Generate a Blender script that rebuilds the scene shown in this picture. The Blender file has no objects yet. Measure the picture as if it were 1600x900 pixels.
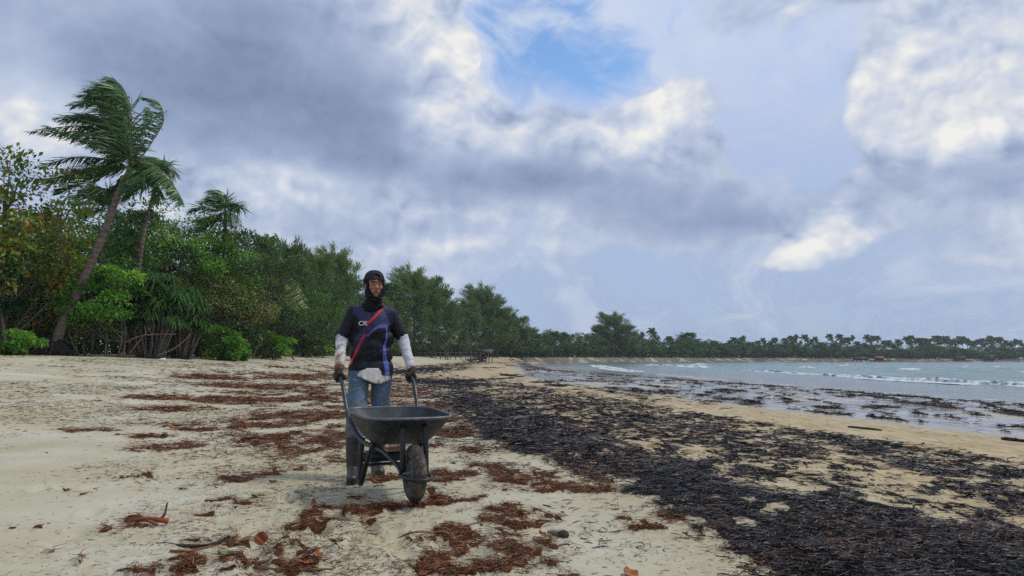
import bpy, bmesh, math, random
import numpy as np
from mathutils import Vector, Matrix

# ------------------------------------------------------------------ camera
scene = bpy.context.scene
COL = scene.collection
RAD = math.radians
PITCH, ROLL, CAMZ, LENS = 5.34, 0.19, 1.0, 26.0
cam_data = bpy.data.cameras.new("camera")
cam_data.lens = LENS
cam_data.sensor_width = 36.0
cam_data.clip_start = 0.05
cam_data.clip_end = 4000.0
cam = bpy.data.objects.new("camera", cam_data)
COL.objects.link(cam)
CAM_R = (Matrix.Rotation(RAD(90 + PITCH), 3, 'X') @ Matrix.Rotation(RAD(ROLL), 3, 'Z'))
cam.matrix_world = Matrix.Translation((0, 0, CAMZ)) @ CAM_R.to_4x4()
scene.camera = cam
F = LENS / 36.0 * 1600.0

scene.view_settings.view_transform = 'Standard'
scene.view_settings.look = 'None'
scene.view_settings.exposure = 0.28
scene.view_settings.gamma = 1.0
scene.view_settings.use_curve_mapping = False
scene.cycles.max_bounces = 6
scene.cycles.diffuse_bounces = 3
scene.cycles.glossy_bounces = 2
scene.cycles.transmission_bounces = 3
scene.cycles.transparent_max_bounces = 4
scene.cycles.volume_bounces = 0
scene.cycles.use_denoising = False

SUN_EL, SUN_AZ = 56.0, 80.0          # degrees; azimuth measured from +Y towards +X

# ------------------------------------------------------------------ sky
def ray(px, py):
    d = CAM_R @ Vector(((px - 800) / F, -(py - 450) / F, -1.0))
    return d.normalized()

def sky_ae(px, py):
    d = ray(px, py)
    return math.atan2(d.x, d.y), math.asin(d.z)

world = bpy.data.worlds.new("World")
scene.world = world
world.use_nodes = True
NT = world.node_tree
NT.nodes.clear()

class NB:
    """small node builder"""
    def __init__(self, nt): self.nt = nt
    def n(self, typ, **kw):
        nd = self.nt.nodes.new(typ)
        for k, v in kw.items(): setattr(nd, k, v)
        return nd
    def link(self, a, b): self.nt.links.new(a, b)
    def put(self, sock, v):
        if isinstance(v, bpy.types.NodeSocket): self.nt.links.new(v, sock)
        else: sock.default_value = v
    def math(self, op, a, b=None, c=None, clamp=False):
        nd = self.n('ShaderNodeMath', operation=op, use_clamp=clamp)
        self.put(nd.inputs[0], a)
        if b is not None: self.put(nd.inputs[1], b)
        if c is not None: self.put(nd.inputs[2], c)
        return nd.outputs[0]
    def vm(self, op, a, b=None, c=None, out=0):
        nd = self.n('ShaderNodeVectorMath', operation=op)
        self.put(nd.inputs[0], a)
        if b is not None: self.put(nd.inputs[1], b)
        if c is not None: self.put(nd.inputs[2], c)
        return nd.outputs[out]
    def noise(self, vec, scale, detail=4, rough=0.5, lac=2.0, color=False, dist=0.0):
        nd = self.n('ShaderNodeTexNoise')
        if vec is not None: self.link(vec, nd.inputs['Vector'])
        nd.inputs['Scale'].default_value = scale
        nd.inputs['Detail'].default_value = detail
        nd.inputs['Roughness'].default_value = rough
        nd.inputs['Lacunarity'].default_value = lac
        nd.inputs['Distortion'].default_value = dist
        return nd.outputs['Color' if color else 'Fac']
    def ramp(self, fac, stops, interp='LINEAR'):
        nd = self.n('ShaderNodeValToRGB')
        cr = nd.color_ramp
        cr.interpolation = interp
        while len(cr.elements) < len(stops): cr.elements.new(0.5)
        for e, (p, c) in zip(cr.elements, stops):
            e.position = p
            e.color = (c, c, c, 1) if isinstance(c, (int, float)) else (c[0], c[1], c[2], 1)
        self.put(nd.inputs[0], fac)
        return nd.outputs[0]
    def mixc(self, fac, a, b, blend='MIX'):
        nd = self.n('ShaderNodeMix', data_type='RGBA', blend_type=blend)
        self.put(nd.inputs[0], fac)
        for s, v in ((nd.inputs[6], a), (nd.inputs[7], b)):
            if isinstance(v, bpy.types.NodeSocket): self.nt.links.new(v, s)
            else: s.default_value = (v[0], v[1], v[2], 1)
        return nd.outputs[2]
    def smooth(self, x, lo, hi, a=0.0, b=1.0):
        nd = self.n('ShaderNodeMapRange', interpolation_type='SMOOTHSTEP')
        self.put(nd.inputs[0], x)
        self.put(nd.inputs[1], lo); self.put(nd.inputs[2], hi)
        self.put(nd.inputs[3], a); self.put(nd.inputs[4], b)
        return nd.outputs[0]

def srgb(r, g, b):
    def f(v):
        v /= 255.0
        return v / 12.92 if v <= 0.04045 else ((v + 0.055) / 1.055) ** 2.4
    return (f(r), f(g), f(b))

WS = 0.10
EXP = 2 ** scene.view_settings.exposure
def skyc(r, g, b):
    c = srgb(r, g, b)
    return tuple(v / WS / EXP for v in c)

N = NB(NT)
tc = N.n('ShaderNodeTexCoord')
DIR = tc.outputs['Generated']
sep = N.n('ShaderNodeSeparateXYZ'); N.link(DIR, sep.inputs[0])
az = N.math('ARCTAN2', sep.outputs[0], sep.outputs[1])
el = N.math('ARCSINE', sep.outputs[2])
cmb = N.n('ShaderNodeCombineXYZ'); N.link(az, cmb.inputs[0]); N.link(el, cmb.inputs[1])
P0 = cmb.outputs[0]
# clouds thin out towards the horizon as layers: stretch the noise sideways low down
strd = N.vm('MULTIPLY', DIR, (1.0, 1.0, 1.25))
w1 = N.vm('SUBTRACT', N.noise(strd, 5.0, 2, 0.5, color=True), (0.5, 0.5, 0.5))
w2 = N.vm('SUBTRACT', N.noise(strd, 15.0, 3, 0.5, color=True), (0.5, 0.5, 0.5))
warp = N.vm('ADD', N.vm('MULTIPLY', w1, (0.08, 0.055, 0.0)), N.vm('MULTIPLY', w2, (0.05, 0.045, 0.0)))
P = N.vm('ADD', P0, warp)

# placed cloud masses: px, py, half-width px, half-height px, cover weight, brightness weight
BLOBS = [
    # open blue
    (800, 75, 70, 85, -1.6, 0.0), (895, 40, 80, 60, -1.3, 0.0), (960, 110, 80, 45, -0.85, 0.02), (1050, 60, 110, 60, -0.6, 0.06), (860, 130, 60, 30, -0.6, 0.0),
    (1210, 150, 100, 90, -0.55, 0.06), (1265, 270, 80, 60, -0.5, 0.03), (1200, 430, 330, 40, -0.4, 0.0), (600, 420, 260, 50, 0.30, 0.20), (450, 320, 160, 40, 0.2, 0.10), (1300, 60, 80, 40, -0.25, 0.04),
    # grey shield on the left
    (680, 195, 60, 50, 0.0, 0.16), (925, 235, 40, 45, 0.0, 0.16), (1165, 230, 35, 90, -0.5, 0.03), (560, 60, 60, 60, 0.0, 0.10),
    (420, 165, 190, 75, 0.5, -0.36), (270, 130, 150, 70, 0.4, -0.26), (560, 185, 70, 55, 0.5, -0.28),
    (120, 40, 190, 60, 0.3, -0.16), (430, 40, 150, 50, 0.3, -0.14), (330, 225, 120, 22, 0.2, -0.10),
    # bright gaps at the left edge
    (40, 190, 100, 45, 0.2, 0.26), (300, 290, 90, 35, 0.1, 0.16), (430, 285, 90, 24, 0.1, 0.12),
    (480, 350, 50, 22, 0.0, -0.24), (570, 362, 35, 24, 0.0, -0.20), (640, 385, 40, 16, 0.0, -0.10), (610, 300, 60, 20, 0, 0.06),
    # white column left of the blue
    (690, 60, 55, 90, 0.7, 0.22), (735, 110, 34, 70, 0.9, 0.28), (640, 90, 40, 80, 0.3, 0.08), (800, 195, 70, 45, 0.8, 0.16),
    (720, 200, 80, 40, 0.5, 0.08),
    # grey belt in the middle
    (620, 262, 110, 28, 0.5, -0.22), (800, 285, 110, 28, 0.6, -0.34), (900, 260, 70, 40, 0.5, -0.10), (880, 305, 60, 20, 0.3, -0.14),
    # middle-right cumulus
    (1075, 165, 55, 50, 1.0, 0.26), (1005, 200, 60, 45, 0.8, 0.14), (1100, 230, 40, 40, 0.6, 0.08), (960, 240, 50, 30, 0.4, 0.06),
    (1060, 300, 110, 34, 0.9, -0.20), (1110, 345, 110, 20, 0.7, -0.20), (960, 330, 70, 20, 0.3, -0.14),
    # veil on the right
    (1200, 120, 120, 90, 0.1, 0.02), (1230, 260, 90, 70, -0.05, 0.0), (1250, 20, 200, 30, 0.3, 0.05),
    # large cumulus on the right edge
    (1470, 150, 85, 75, 1.1, 0.34), (1560, 110, 80, 70, 0.9, 0.28), (1420, 190, 50, 50, 0.6, 0.22), (1530, 205, 90, 35, 0.5, 0.05),
    (1530, 275, 130, 30, 0.6, -0.16), (1400, 290, 60, 25, 0.2, -0.06), (1500, 345, 140, 16, 0.2, -0.05),
    # small bright cumulus low on the right
    (1300, 378, 42, 26, 1.2, 0.50), (1245, 400, 42, 15, 0.9, 0.34), (1335, 350, 20, 18, 0.6, 0.20), (1510, 410, 70, 14, 0.6, 0.22),
    (1595, 350, 26, 18, 0.7, 0.26), (1410, 385, 50, 30, -0.2, -0.04),
    (1150, 492, 80, 8, 0.35, 0.10), (880, 490, 60, 10, 0.25, 0.07), (1420, 470, 40, 7, 0.2, 0.06),
]
cov = None; shd = None; hole = None
for (px, py, hw, hh, cw, sw) in BLOBS:
    a0, e0 = sky_ae(px, py)
    ia, ie = F / hw, F / hh
    q = N.vm('MULTIPLY_ADD', P, (ia, ie, 0.0), (-a0 * ia, -e0 * ie, 0.0))
    g = N.math('EXPONENT', N.math('MULTIPLY', N.vm('DOT_PRODUCT', q, q, out=1), -0.72))
    cov = N.math('MULTIPLY_ADD', g, cw, cov if cov is not None else 0.0)
    shd = N.math('MULTIPLY_ADD', g, sw, shd if shd is not None else 0.0)
    if cw <= -0.8: hole = N.math('MULTIPLY_ADD', g, 1.0, hole if hole is not None else 0.0)      # the gap in the high veil

def billow(vec):
    """cauliflower heads: rounded bumps with creases between them, four sizes"""
    tot = None
    for sc, wt in ((8.0, 0.56), (18.0, 0.28), (40.0, 0.14), (85.0, 0.06)):
        nz = N.math('ABSOLUTE', N.math('MULTIPLY_ADD', N.noise(vec, sc, 0, 0.5), 2.0, -1.0))
        tot = N.math('MULTIPLY_ADD', nz, wt, tot if tot is not None else 0.0)
    return tot
fb1 = N.noise(strd, 4.2, 5, 0.5)
bl = billow(N.vm('ADD', strd, N.vm('MULTIPLY', w2, (0.03, 0.03, 0.03))))
blb = billow(N.vm('ADD', N.vm('ADD', strd, N.vm('MULTIPLY', w2, (0.03, 0.03, 0.03))), (-0.010, 0.0, 0.022)))
fb2 = N.noise(strd, 10.0, 3, 0.45)
fb2b = N.noise(N.vm('ADD', strd, (-0.010, 0.0, 0.020)), 10.0, 3, 0.45)
# heads show where the light falls; shaded bases stay smooth
lit = N.smooth(shd, -0.20, 0.20, 0.26, 1.0)
relief = N.math('MULTIPLY_ADD', N.math('SUBTRACT', bl, blb), 1.05, N.math('MULTIPLY', N.math('SUBTRACT', fb2, fb2b), 0.9))
relief = N.math('MULTIPLY', relief, lit)
# cover
cv = N.math('ADD', N.math('MULTIPLY_ADD', fb1, 1.2, -0.22), cov)
cv = N.math('MULTIPLY_ADD', N.math('SUBTRACT', fb2, 0.5), 0.35, cv)
cv = N.math('MULTIPLY_ADD', N.math('SUBTRACT', bl, 0.26), 0.75, cv)
hz = N.smooth(el, 0.0, 0.20)                     # fewer heavy clouds right down at the horizon
cv = N.math('ADD', cv, N.math('MULTIPLY_ADD', hz, 0.40, -0.40))
alpha = N.smooth(cv, 0.08, 0.46)
# brightness of the cloud
amp = N.math('MULTIPLY_ADD', hz, 0.7, 0.3)
br = N.math('ADD', N.math('MULTIPLY_ADD', relief, amp, 0.58), N.math('MULTIPLY', shd, 0.62))
br = N.math('MULTIPLY_ADD', N.math('MULTIPLY', N.math('SUBTRACT', fb1, 0.5), amp), -0.30, br)
br = N.math('MULTIPLY_ADD', N.math('MULTIPLY', N.math('SUBTRACT', fb2, 0.5), amp), -0.16, br)
cloud = N.ramp(br, [(0.0, skyc(104, 122, 152)), (0.20, skyc(125, 143, 174)), (0.40, skyc(152, 168, 199)), (0.57, skyc(179, 192, 217)),
                    (0.73, skyc(201, 210, 228)), (0.88, skyc(224, 227, 232)), (1.0, skyc(243, 242, 239))])
sky = N.n('ShaderNodeTexSky', sky_type='NISHITA')
sky.sun_disc = False
sky.sun_elevation = RAD(SUN_EL)
sky.sun_rotation = RAD(SUN_AZ)
sky.air_density = 1.0
sky.dust_density = 0.6
sky.ozone_density = 2.2
# thin high veil
cir = N.noise(N.vm('ADD', N.vm('MULTIPLY', DIR, (7.0, 2.0, 9.0)), N.vm('MULTIPLY', w1, (2.2, 2.2, 2.2))), 1.0, 7, 0.6)
veil_f = N.math('ADD', N.smooth(cir, 0.40, 0.70, 0.0, 0.8), N.smooth(hole, 0.10, 1.15, 0.92, 0.12), clamp=True)
veil = N.ramp(N.smooth(el, 0.0, 0.45), [(0.0, skyc(164, 184, 216)), (0.30, skyc(170, 188, 219)), (0.6, skyc(180, 194, 226)), (1.0, skyc(194, 209, 238))])
hsv = N.n('ShaderNodeHueSaturation'); hsv.inputs['Saturation'].default_value = 1.22; hsv.inputs['Value'].default_value = 1.45; N.link(sky.outputs[0], hsv.inputs['Color'])
veil = N.mixc(N.smooth(cir, 0.40, 0.72, 0.0, 0.7), veil, skyc(212, 220, 236))
blue = N.mixc(veil_f, hsv.outputs[0], veil)
final = N.mixc(alpha, blue, cloud)
bg = N.n('ShaderNodeBackground'); bg.inputs[1].default_value = WS
N.link(final, bg.inputs[0])
wout = N.n('ShaderNodeOutputWorld'); N.link(bg.outputs[0], wout.inputs[0])
world.cycles.sampling_method = 'MANUAL'
world.cycles.sample_map_resolution = 512

# ------------------------------------------------------------------ sun (behind broken cloud)
sl = bpy.data.lights.new("sun", 'SUN')
sl.energy = 1.6
sl.angle = RAD(10)
sl.color = (1.0, 0.95, 0.86)
sun = bpy.data.objects.new("sun", sl)
COL.objects.link(sun)
sd = Vector((math.sin(RAD(SUN_AZ)) * math.cos(RAD(SUN_EL)), math.cos(RAD(SUN_AZ)) * math.cos(RAD(SUN_EL)), math.sin(RAD(SUN_EL))))
sun.rotation_euler = sd.to_track_quat('Z', 'Y').to_euler()
sun.location = (0, 0, 60)

# ------------------------------------------------------------------ helpers
def tag(o, label=None, cat=None, group=None, kind=None):
    if label: o["label"] = label
    if cat: o["category"] = cat
    if group: o["group"] = group
    if kind: o["kind"] = kind
    return o

def link(name, mesh, mat=None, parent=None):
    o = bpy.data.objects.new(name, mesh)
    COL.objects.link(o)
    if mat is not None and mesh is not None:
        mesh.materials.clear(); mesh.materials.append(mat)
    if parent is not None: o.parent = parent
    return o

def empty(name, loc=(0, 0, 0), rz=0.0):
    o = bpy.data.objects.new(name, None)
    COL.objects.link(o)
    o.location = loc; o.rotation_euler = (0, 0, rz)
    o.empty_display_size = 0.2
    return o

def copy_tree(root, loc, rz=0.0, scale=(1, 1, 1), label=None, group=None):
    r = root.copy(); COL.objects.link(r)
    r.location = loc; r.rotation_euler = (0, 0, rz); r.scale = scale
    if label: r["label"] = label
    if group: r["group"] = group
    for ch in list(root.children):
        c = ch.copy(); COL.objects.link(c); c.parent = r
        for g in list(ch.children):
            d = g.copy(); COL.objects.link(d); d.parent = c
    return r

def mesh_np(name, V, Fq, attrs=None, smooth=True):
    """V (n,3); Fq (m,k) faces of k corners, or list of such arrays"""
    V = np.asarray(V, dtype=np.float32)
    Fs = Fq if isinstance(Fq, list) else [Fq]
    Fs = [np.asarray(f, dtype=np.int32) for f in Fs if len(f)]
    me = bpy.data.meshes.new(name)
    me.vertices.add(len(V)); me.vertices.foreach_set("co", V.ravel())
    nl = sum(f.size for f in Fs); npoly = sum(len(f) for f in Fs)
    me.loops.add(nl); me.polygons.add(npoly)
    me.loops.foreach_set("vertex_index", np.concatenate([f.ravel() for f in Fs]))
    starts, totals, off = [], [], 0
    for f in Fs:
        k = f.shape[1]
        starts.append(off + np.arange(len(f)) * k); totals.append(np.full(len(f), k)); off += f.size
    me.polygons.foreach_set("loop_start", np.concatenate(starts).astype(np.int32))
    try: me.polygons.foreach_set("loop_total", np.concatenate(totals).astype(np.int32))
    except Exception: pass
    if smooth: me.polygons.foreach_set("use_smooth", np.ones(npoly, dtype=bool))
    for k, a in (attrs or {}).items():
        a = np.asarray(a, dtype=np.float32)
        if a.ndim == 1:
            at = me.attributes.new(k, 'FLOAT', 'POINT'); at.data.foreach_set("value", a)
        else:
            at = me.attributes.new(k, 'FLOAT_VECTOR', 'POINT'); at.data.foreach_set("vector", a.ravel())
    me.update(calc_edges=True)
    me.validate()
    return me

def resample(pts, n):
    """Catmull-Rom through the points, n samples"""
    p = np.asarray(pts, dtype=float)
    if len(p) == 2: return p[0] + (p[1] - p[0]) * np.linspace(0, 1, n)[:, None]
    q = np.vstack([2 * p[0] - p[1], p, 2 * p[-1] - p[-2]])
    t = np.linspace(0, len(p) - 1 - 1e-9, n)
    i = t.astype(int); u = (t - i)[:, None]
    a, b, c, d = q[i], q[i + 1], q[i + 2], q[i + 3]
    return 0.5 * (2 * b + (c - a) * u + (2 * a - 5 * b + 4 * c - d) * u ** 2 + (3 * b - a - 3 * c + d) * u ** 3)

def tube(path, rad, n=8, cap=True, closed=False, jitter=0.0, rng=None):
    """verts, quads(+caps) of a tube along path; rad scalar or per-point"""
    P_ = np.asarray(path, dtype=float); m = len(P_)
    r = np.broadcast_to(np.asarray(rad, dtype=float), (m,)).copy()
    if closed: T = np.roll(P_, -1, 0) - np.roll(P_, 1, 0)
    else: T = np.gradient(P_, axis=0)
    T /= np.linalg.norm(T, axis=1)[:, None] + 1e-12
    ref = np.array([0, 0, 1.0]) if abs(T[:, 2]).mean() < 0.8 else np.array([1.0, 0, 0])
    A = np.cross(T, ref); A /= np.linalg.norm(A, axis=1)[:, None] + 1e-12
    B = np.cross(T, A)
    th = np.linspace(0, 2 * np.pi, n, endpoint=False)
    ring = A[:, None, :] * np.cos(th)[None, :, None] + B[:, None, :] * np.sin(th)[None, :, None]
    rr = r[:, None, None]
    if jitter and rng is not None: rr = rr * (1 + rng.normal(0, jitter, (m, n, 1)))
    V = (P_[:, None, :] + ring * rr).reshape(-1, 3)
    rows = m if closed else m - 1
    i = np.arange(rows)[:, None]; j = np.arange(n)[None, :]
    i2 = (i + 1) % m; j2 = (j + 1) % n
    Q = np.stack([i * n + j, i * n + j2, i2 * n + j2, i2 * n + j], -1).reshape(-1, 4)
    Tt = np.zeros((0, 3), int)
    if cap and not closed:
        V = np.vstack([V, P_[0], P_[-1]])
        c0, c1 = m * n, m * n + 1
        jj = np.arange(n); jn = (jj + 1) % n
        Tt = np.vstack([np.stack([np.full(n, c0), jn, jj], 1), np.stack([np.full(n, c1), (m - 1) * n + jj, (m - 1) * n + jn], 1)])
    return V, Q, Tt

class Geo:
    """collects pieces of ONE part"""
    def __init__(self): self.V = []; self.Q = []; self.T = []; self.n = 0; self.A = []
    def add(self, V, Q=None, T=None, a=0.0):
        V = np.asarray(V, float)
        self.V.append(V)
        if Q is not None and len(Q): self.Q.append(np.asarray(Q) + self.n)
        if T is not None and len(T): self.T.append(np.asarray(T) + self.n)
        self.A.append(np.broadcast_to(np.asarray(a, float), (len(V),)))
        self.n += len(V); return self
    def tube(self, path, rad, n=8, a=0.0, **kw): return self.add(*tube(path, rad, n, **kw), a=a)
    def box(self, c, s, R=None, a=0.0):
        x, y, z = np.asarray(s, float) / 2
        V = np.array([[-x, -y, -z], [x, -y, -z], [x, y, -z], [-x, y, -z], [-x, -y, z], [x, -y, z], [x, y, z], [-x, y, z]])
        if R is not None: V = V @ np.asarray(R).T
        Q = [[0, 3, 2, 1], [4, 5, 6, 7], [0, 1, 5, 4], [1, 2, 6, 5], [2, 3, 7, 6], [3, 0, 4, 7]]
        return self.add(V + np.asarray(c, float), Q, a=a)
    def ball(self, c, r, R=None, nu=16, nv=10, a=0.0):
        r = np.broadcast_to(np.asarray(r, float), (3,))
        u = np.linspace(0, 2 * np.pi, nu, endpoint=False); v = np.linspace(0, np.pi, nv + 2)[1:-1]
        V = np.stack([np.outer(np.sin(v), np.cos(u)), np.outer(np.sin(v), np.sin(u)), np.outer(np.cos(v), np.ones(nu))], -1).reshape(-1, 3)
        V = np.vstack([V, [0, 0, 1], [0, 0, -1]]) * r
        if R is not None: V = V @ np.asarray(R).T
        i = np.arange(nv - 1)[:, None]; j = np.arange(nu)[None]; j2 = (j + 1) % nu
        Q = np.stack([i * nu + j, (i + 1) * nu + j, (i + 1) * nu + j2, i * nu + j2], -1).reshape(-1, 4)
        jj = np.arange(nu); jn = (jj + 1) % nu
        T = np.vstack([np.stack([np.full(nu, nu * nv), jj, jn], 1), np.stack([np.full(nu, nu * nv + 1), (nv - 1) * nu + jn, (nv - 1) * nu + jj], 1)])
        return self.add(V + np.asarray(c, float), Q, T, a=a)
    def capsule(self, p0, p1, r0, r1, n=14):
        p0 = np.asarray(p0, float); p1 = np.asarray(p1, float)
        L = np.linalg.norm(p1 - p0); t = (p1 - p0) / (L + 1e-9)
        k = np.linspace(0, np.pi / 2, 5)
        path = [p0 - t * r0 * np.cos(x) * 0.999 for x in k] + [p1 + t * r1 * np.sin(x) * 0.999 for x in k]
        rad = [max(r0 * np.sin(x), 1e-4) for x in k] + [max(r1 * np.cos(x), 1e-4) for x in k]
        return self.tube(path, rad, n)
    def mesh(self, name="part", smooth=True, attr=None):
        V = np.vstack(self.V)
        Fs = []
        if self.Q: Fs.append(np.vstack(self.Q))
        if self.T: Fs.append(np.vstack(self.T))
        at = {attr: np.concatenate(self.A)} if attr else None
        return mesh_np(name, V, Fs, at, smooth)
    def build(self, name, mat, parent=None, smooth=True, attr=None):
        return link(name, self.mesh(name, smooth, attr), mat, parent)

def vnoise(x, y, seed=0):
    """2-D value noise, smooth, 0..1"""
    x = np.asarray(x, float); y = np.asarray(y, float)
    xi = np.floor(x).astype(np.int64); yi = np.floor(y).astype(np.int64)
    fx = x - xi; fy = y - yi
    fx = fx * fx * fx * (fx * (fx * 6 - 15) + 10); fy = fy * fy * fy * (fy * (fy * 6 - 15) + 10)
    def h(a, b):
        n = (a * 374761393 + b * 668265263 + seed * 1442695041) & 0xFFFFFFFF
        n = ((n ^ (n >> 13)) * 1274126177) & 0xFFFFFFFF
        return ((n ^ (n >> 16)) & 0xFFFFFF) / float(0xFFFFFF)
    return (h(xi, yi) * (1 - fx) + h(xi + 1, yi) * fx) * (1 - fy) + (h(xi, yi + 1) * (1 - fx) + h(xi + 1, yi + 1) * fx) * fy

def fbm(x, y, seed=0, octv=4, gain=0.5):
    s = 0; a = 1; t = 0
    for o in range(octv):
        s = s + a * vnoise(x * 2 ** o + 17.3 * o, y * 2 ** o - 9.1 * o, seed + o); t += a; a *= gain
    return s / t

def sstep(x, a, b):
    t = np.clip((x - a) / (b - a), 0, 1)
    return t * t * (3 - 2 * t)

# ------------------------------------------------------------------ lie of the land
SEA = -0.5
WL = np.array([(34, -80), (25, 0), (17.3, 24), (16.2, 32), (14.8, 56), (11.4, 82), (5.5, 112), (4.5, 135), (8, 162), (21, 203), (46, 242), (112, 305), (292, 405), (560, 450)], float)
TL = np.array([(-27, -80), (-25, 10), (-21.5, 33), (-19, 60), (-17, 90), (-15, 125), (-4, 162), (8, 190), (32, 230), (108, 322), (297, 432), (560, 480)], float)
WPOLY = np.vstack([WL, [(560, -80)]])
TPOLY = np.vstack([TL, [(900, 480), (900, 1500), (-900, 1500), (-900, -80)]])

def pdist(x, y, L):
    d = np.full(np.shape(x), 1e9)
    for (ax, ay), (bx, by) in zip(L[:-1], L[1:]):
        vx, vy = bx - ax, by - ay
        t = np.clip(((x - ax) * vx + (y - ay) * vy) / (vx * vx + vy * vy), 0, 1)
        d = np.minimum(d, np.hypot(x - ax - t * vx, y - ay - t * vy))
    return d

def inside(x, y, Pg):
    r = np.zeros(np.shape(x), bool)
    for (ax, ay), (bx, by) in zip(Pg, np.roll(Pg, -1, 0)):
        c = (ay > y) != (by > y)
        with np.errstate(divide='ignore', invalid='ignore'):
            r ^= c & (x < (bx - ax) * (y - ay) / (by - ay + 1e-12) + ax)
    return r

def H0(x, y):
    """broad beach profile"""
    x = np.asarray(x, float); y = np.asarray(y, float)
    dt = pdist(x, y, TL); dw = pdist(x, y, WL)
    t = dt / (dt + dw + 1e-6)
    z = np.interp(t, [0, .06, .2, .33, .42, .5, .6, .8, 1.0], [1.04, .97, .62, .2, .03, 0, -.05, -.28, -.5])
    iw = inside(x, y, WPOLY); it = inside(x, y, TPOLY)
    z = np.where(iw, SEA - np.minimum(dw * 0.035, 2.5), z)
    z = np.where(it, 1.04 + np.minimum(dt * 0.01, 1.5), z)
    return z

def gp(px, py, z=None):
    """point on the beach (or on a level z) seen at a pixel of the photograph"""
    d = ray(px, py); o = np.array([0, 0, CAMZ]); dz = min(d.z, -1e-4)
    zz = 0.0 if z is None else z
    for _ in range(12):
        s = (CAMZ - zz) / -dz
        x, y = d.x * s, d.y * s
        if z is not None: break
        zz = 0.5 * zz + 0.5 * float(H0(x, y))
    return np.array([x, y, zz])

def at(px, Y):
    """x at depth Y under pixel column px"""
    return (px - 800) / F * Y

def edge(pix):
    p = np.array([gp(*q)[:2] for q in pix]); p = p[np.argsort(p[:, 1])]
    return p[:, 1], p[:, 0]

E_L = edge([(1130, 900), (1050, 840), (960, 780), (850, 732), (735, 690), (690, 640), (655, 610), (610, 592), (560, 580)])
E_R = edge([(2150, 900), (1800, 850), (1590, 838), (1400, 812), (1250, 778), (1120, 742), (1000, 700), (870, 655), (765, 622), (710, 604), (655, 589)])
E_S = edge([(2100, 790), (1600, 722), (1400, 690), (1230, 668), (1060, 640), (900, 612), (800, 596), (720, 585)])
E_P0 = edge([(1900, 745), (1600, 686), (1400, 662), (1200, 640), (1020, 616), (900, 603), (820, 590)])    # start of the wet film
E_P1 = edge([(1900, 668), (1600, 634), (1400, 619), (1250, 606), (1100, 596), (960, 586), (850, 579)])     # wrack line at the water

PATCHES = [(265,700,48,9),(410,693,52,9),(345,757,38,12),(395,741,26,7),(290,640,55,5),(325,668,75,7),(480,650,60,7),(500,690,46,8),(430,665,60,5),
 (250,622,50,4),(360,625,60,5),(470,625,60,5),(400,604,80,4),(545,797,92,12),(510,822,36,9),(692,752,45,12),(668,785,48,9),(775,742,72,12),(845,762,60,11),
 (785,812,78,19),(845,852,50,8),(712,852,58,20),(825,880,78,15),(700,887,62,14),(360,862,62,12),(300,853,62,6),(455,856,36,12),(285,893,72,8),(480,887,62,8),
 (742,785,30,8),(965,830,32,7),(1000,824,42,7),(233,818,32,6),(175,829,22,4),(55,820,26,3),(170,772,18,3),(640,700,40,9),(520,720,30,5),(470,733,28,5),(905,745,40,6),
 (480,590,70,4),(330,590,60,3),(600,755,40,6),(240,745,16,3),(330,800,22,4),(120,880,22,3),(40,868,20,3),(225,681,60,3),(140,672,60,3),(330,790,30,4)]
_pc = []
for (px, py, rx, ry) in PATCHES:
    c = gp(px, py); D = c[1]
    _pc.append((c[0], c[1], rx / F * D, max(ry * D * D / (F * CAMZ), 0.05)))

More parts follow.
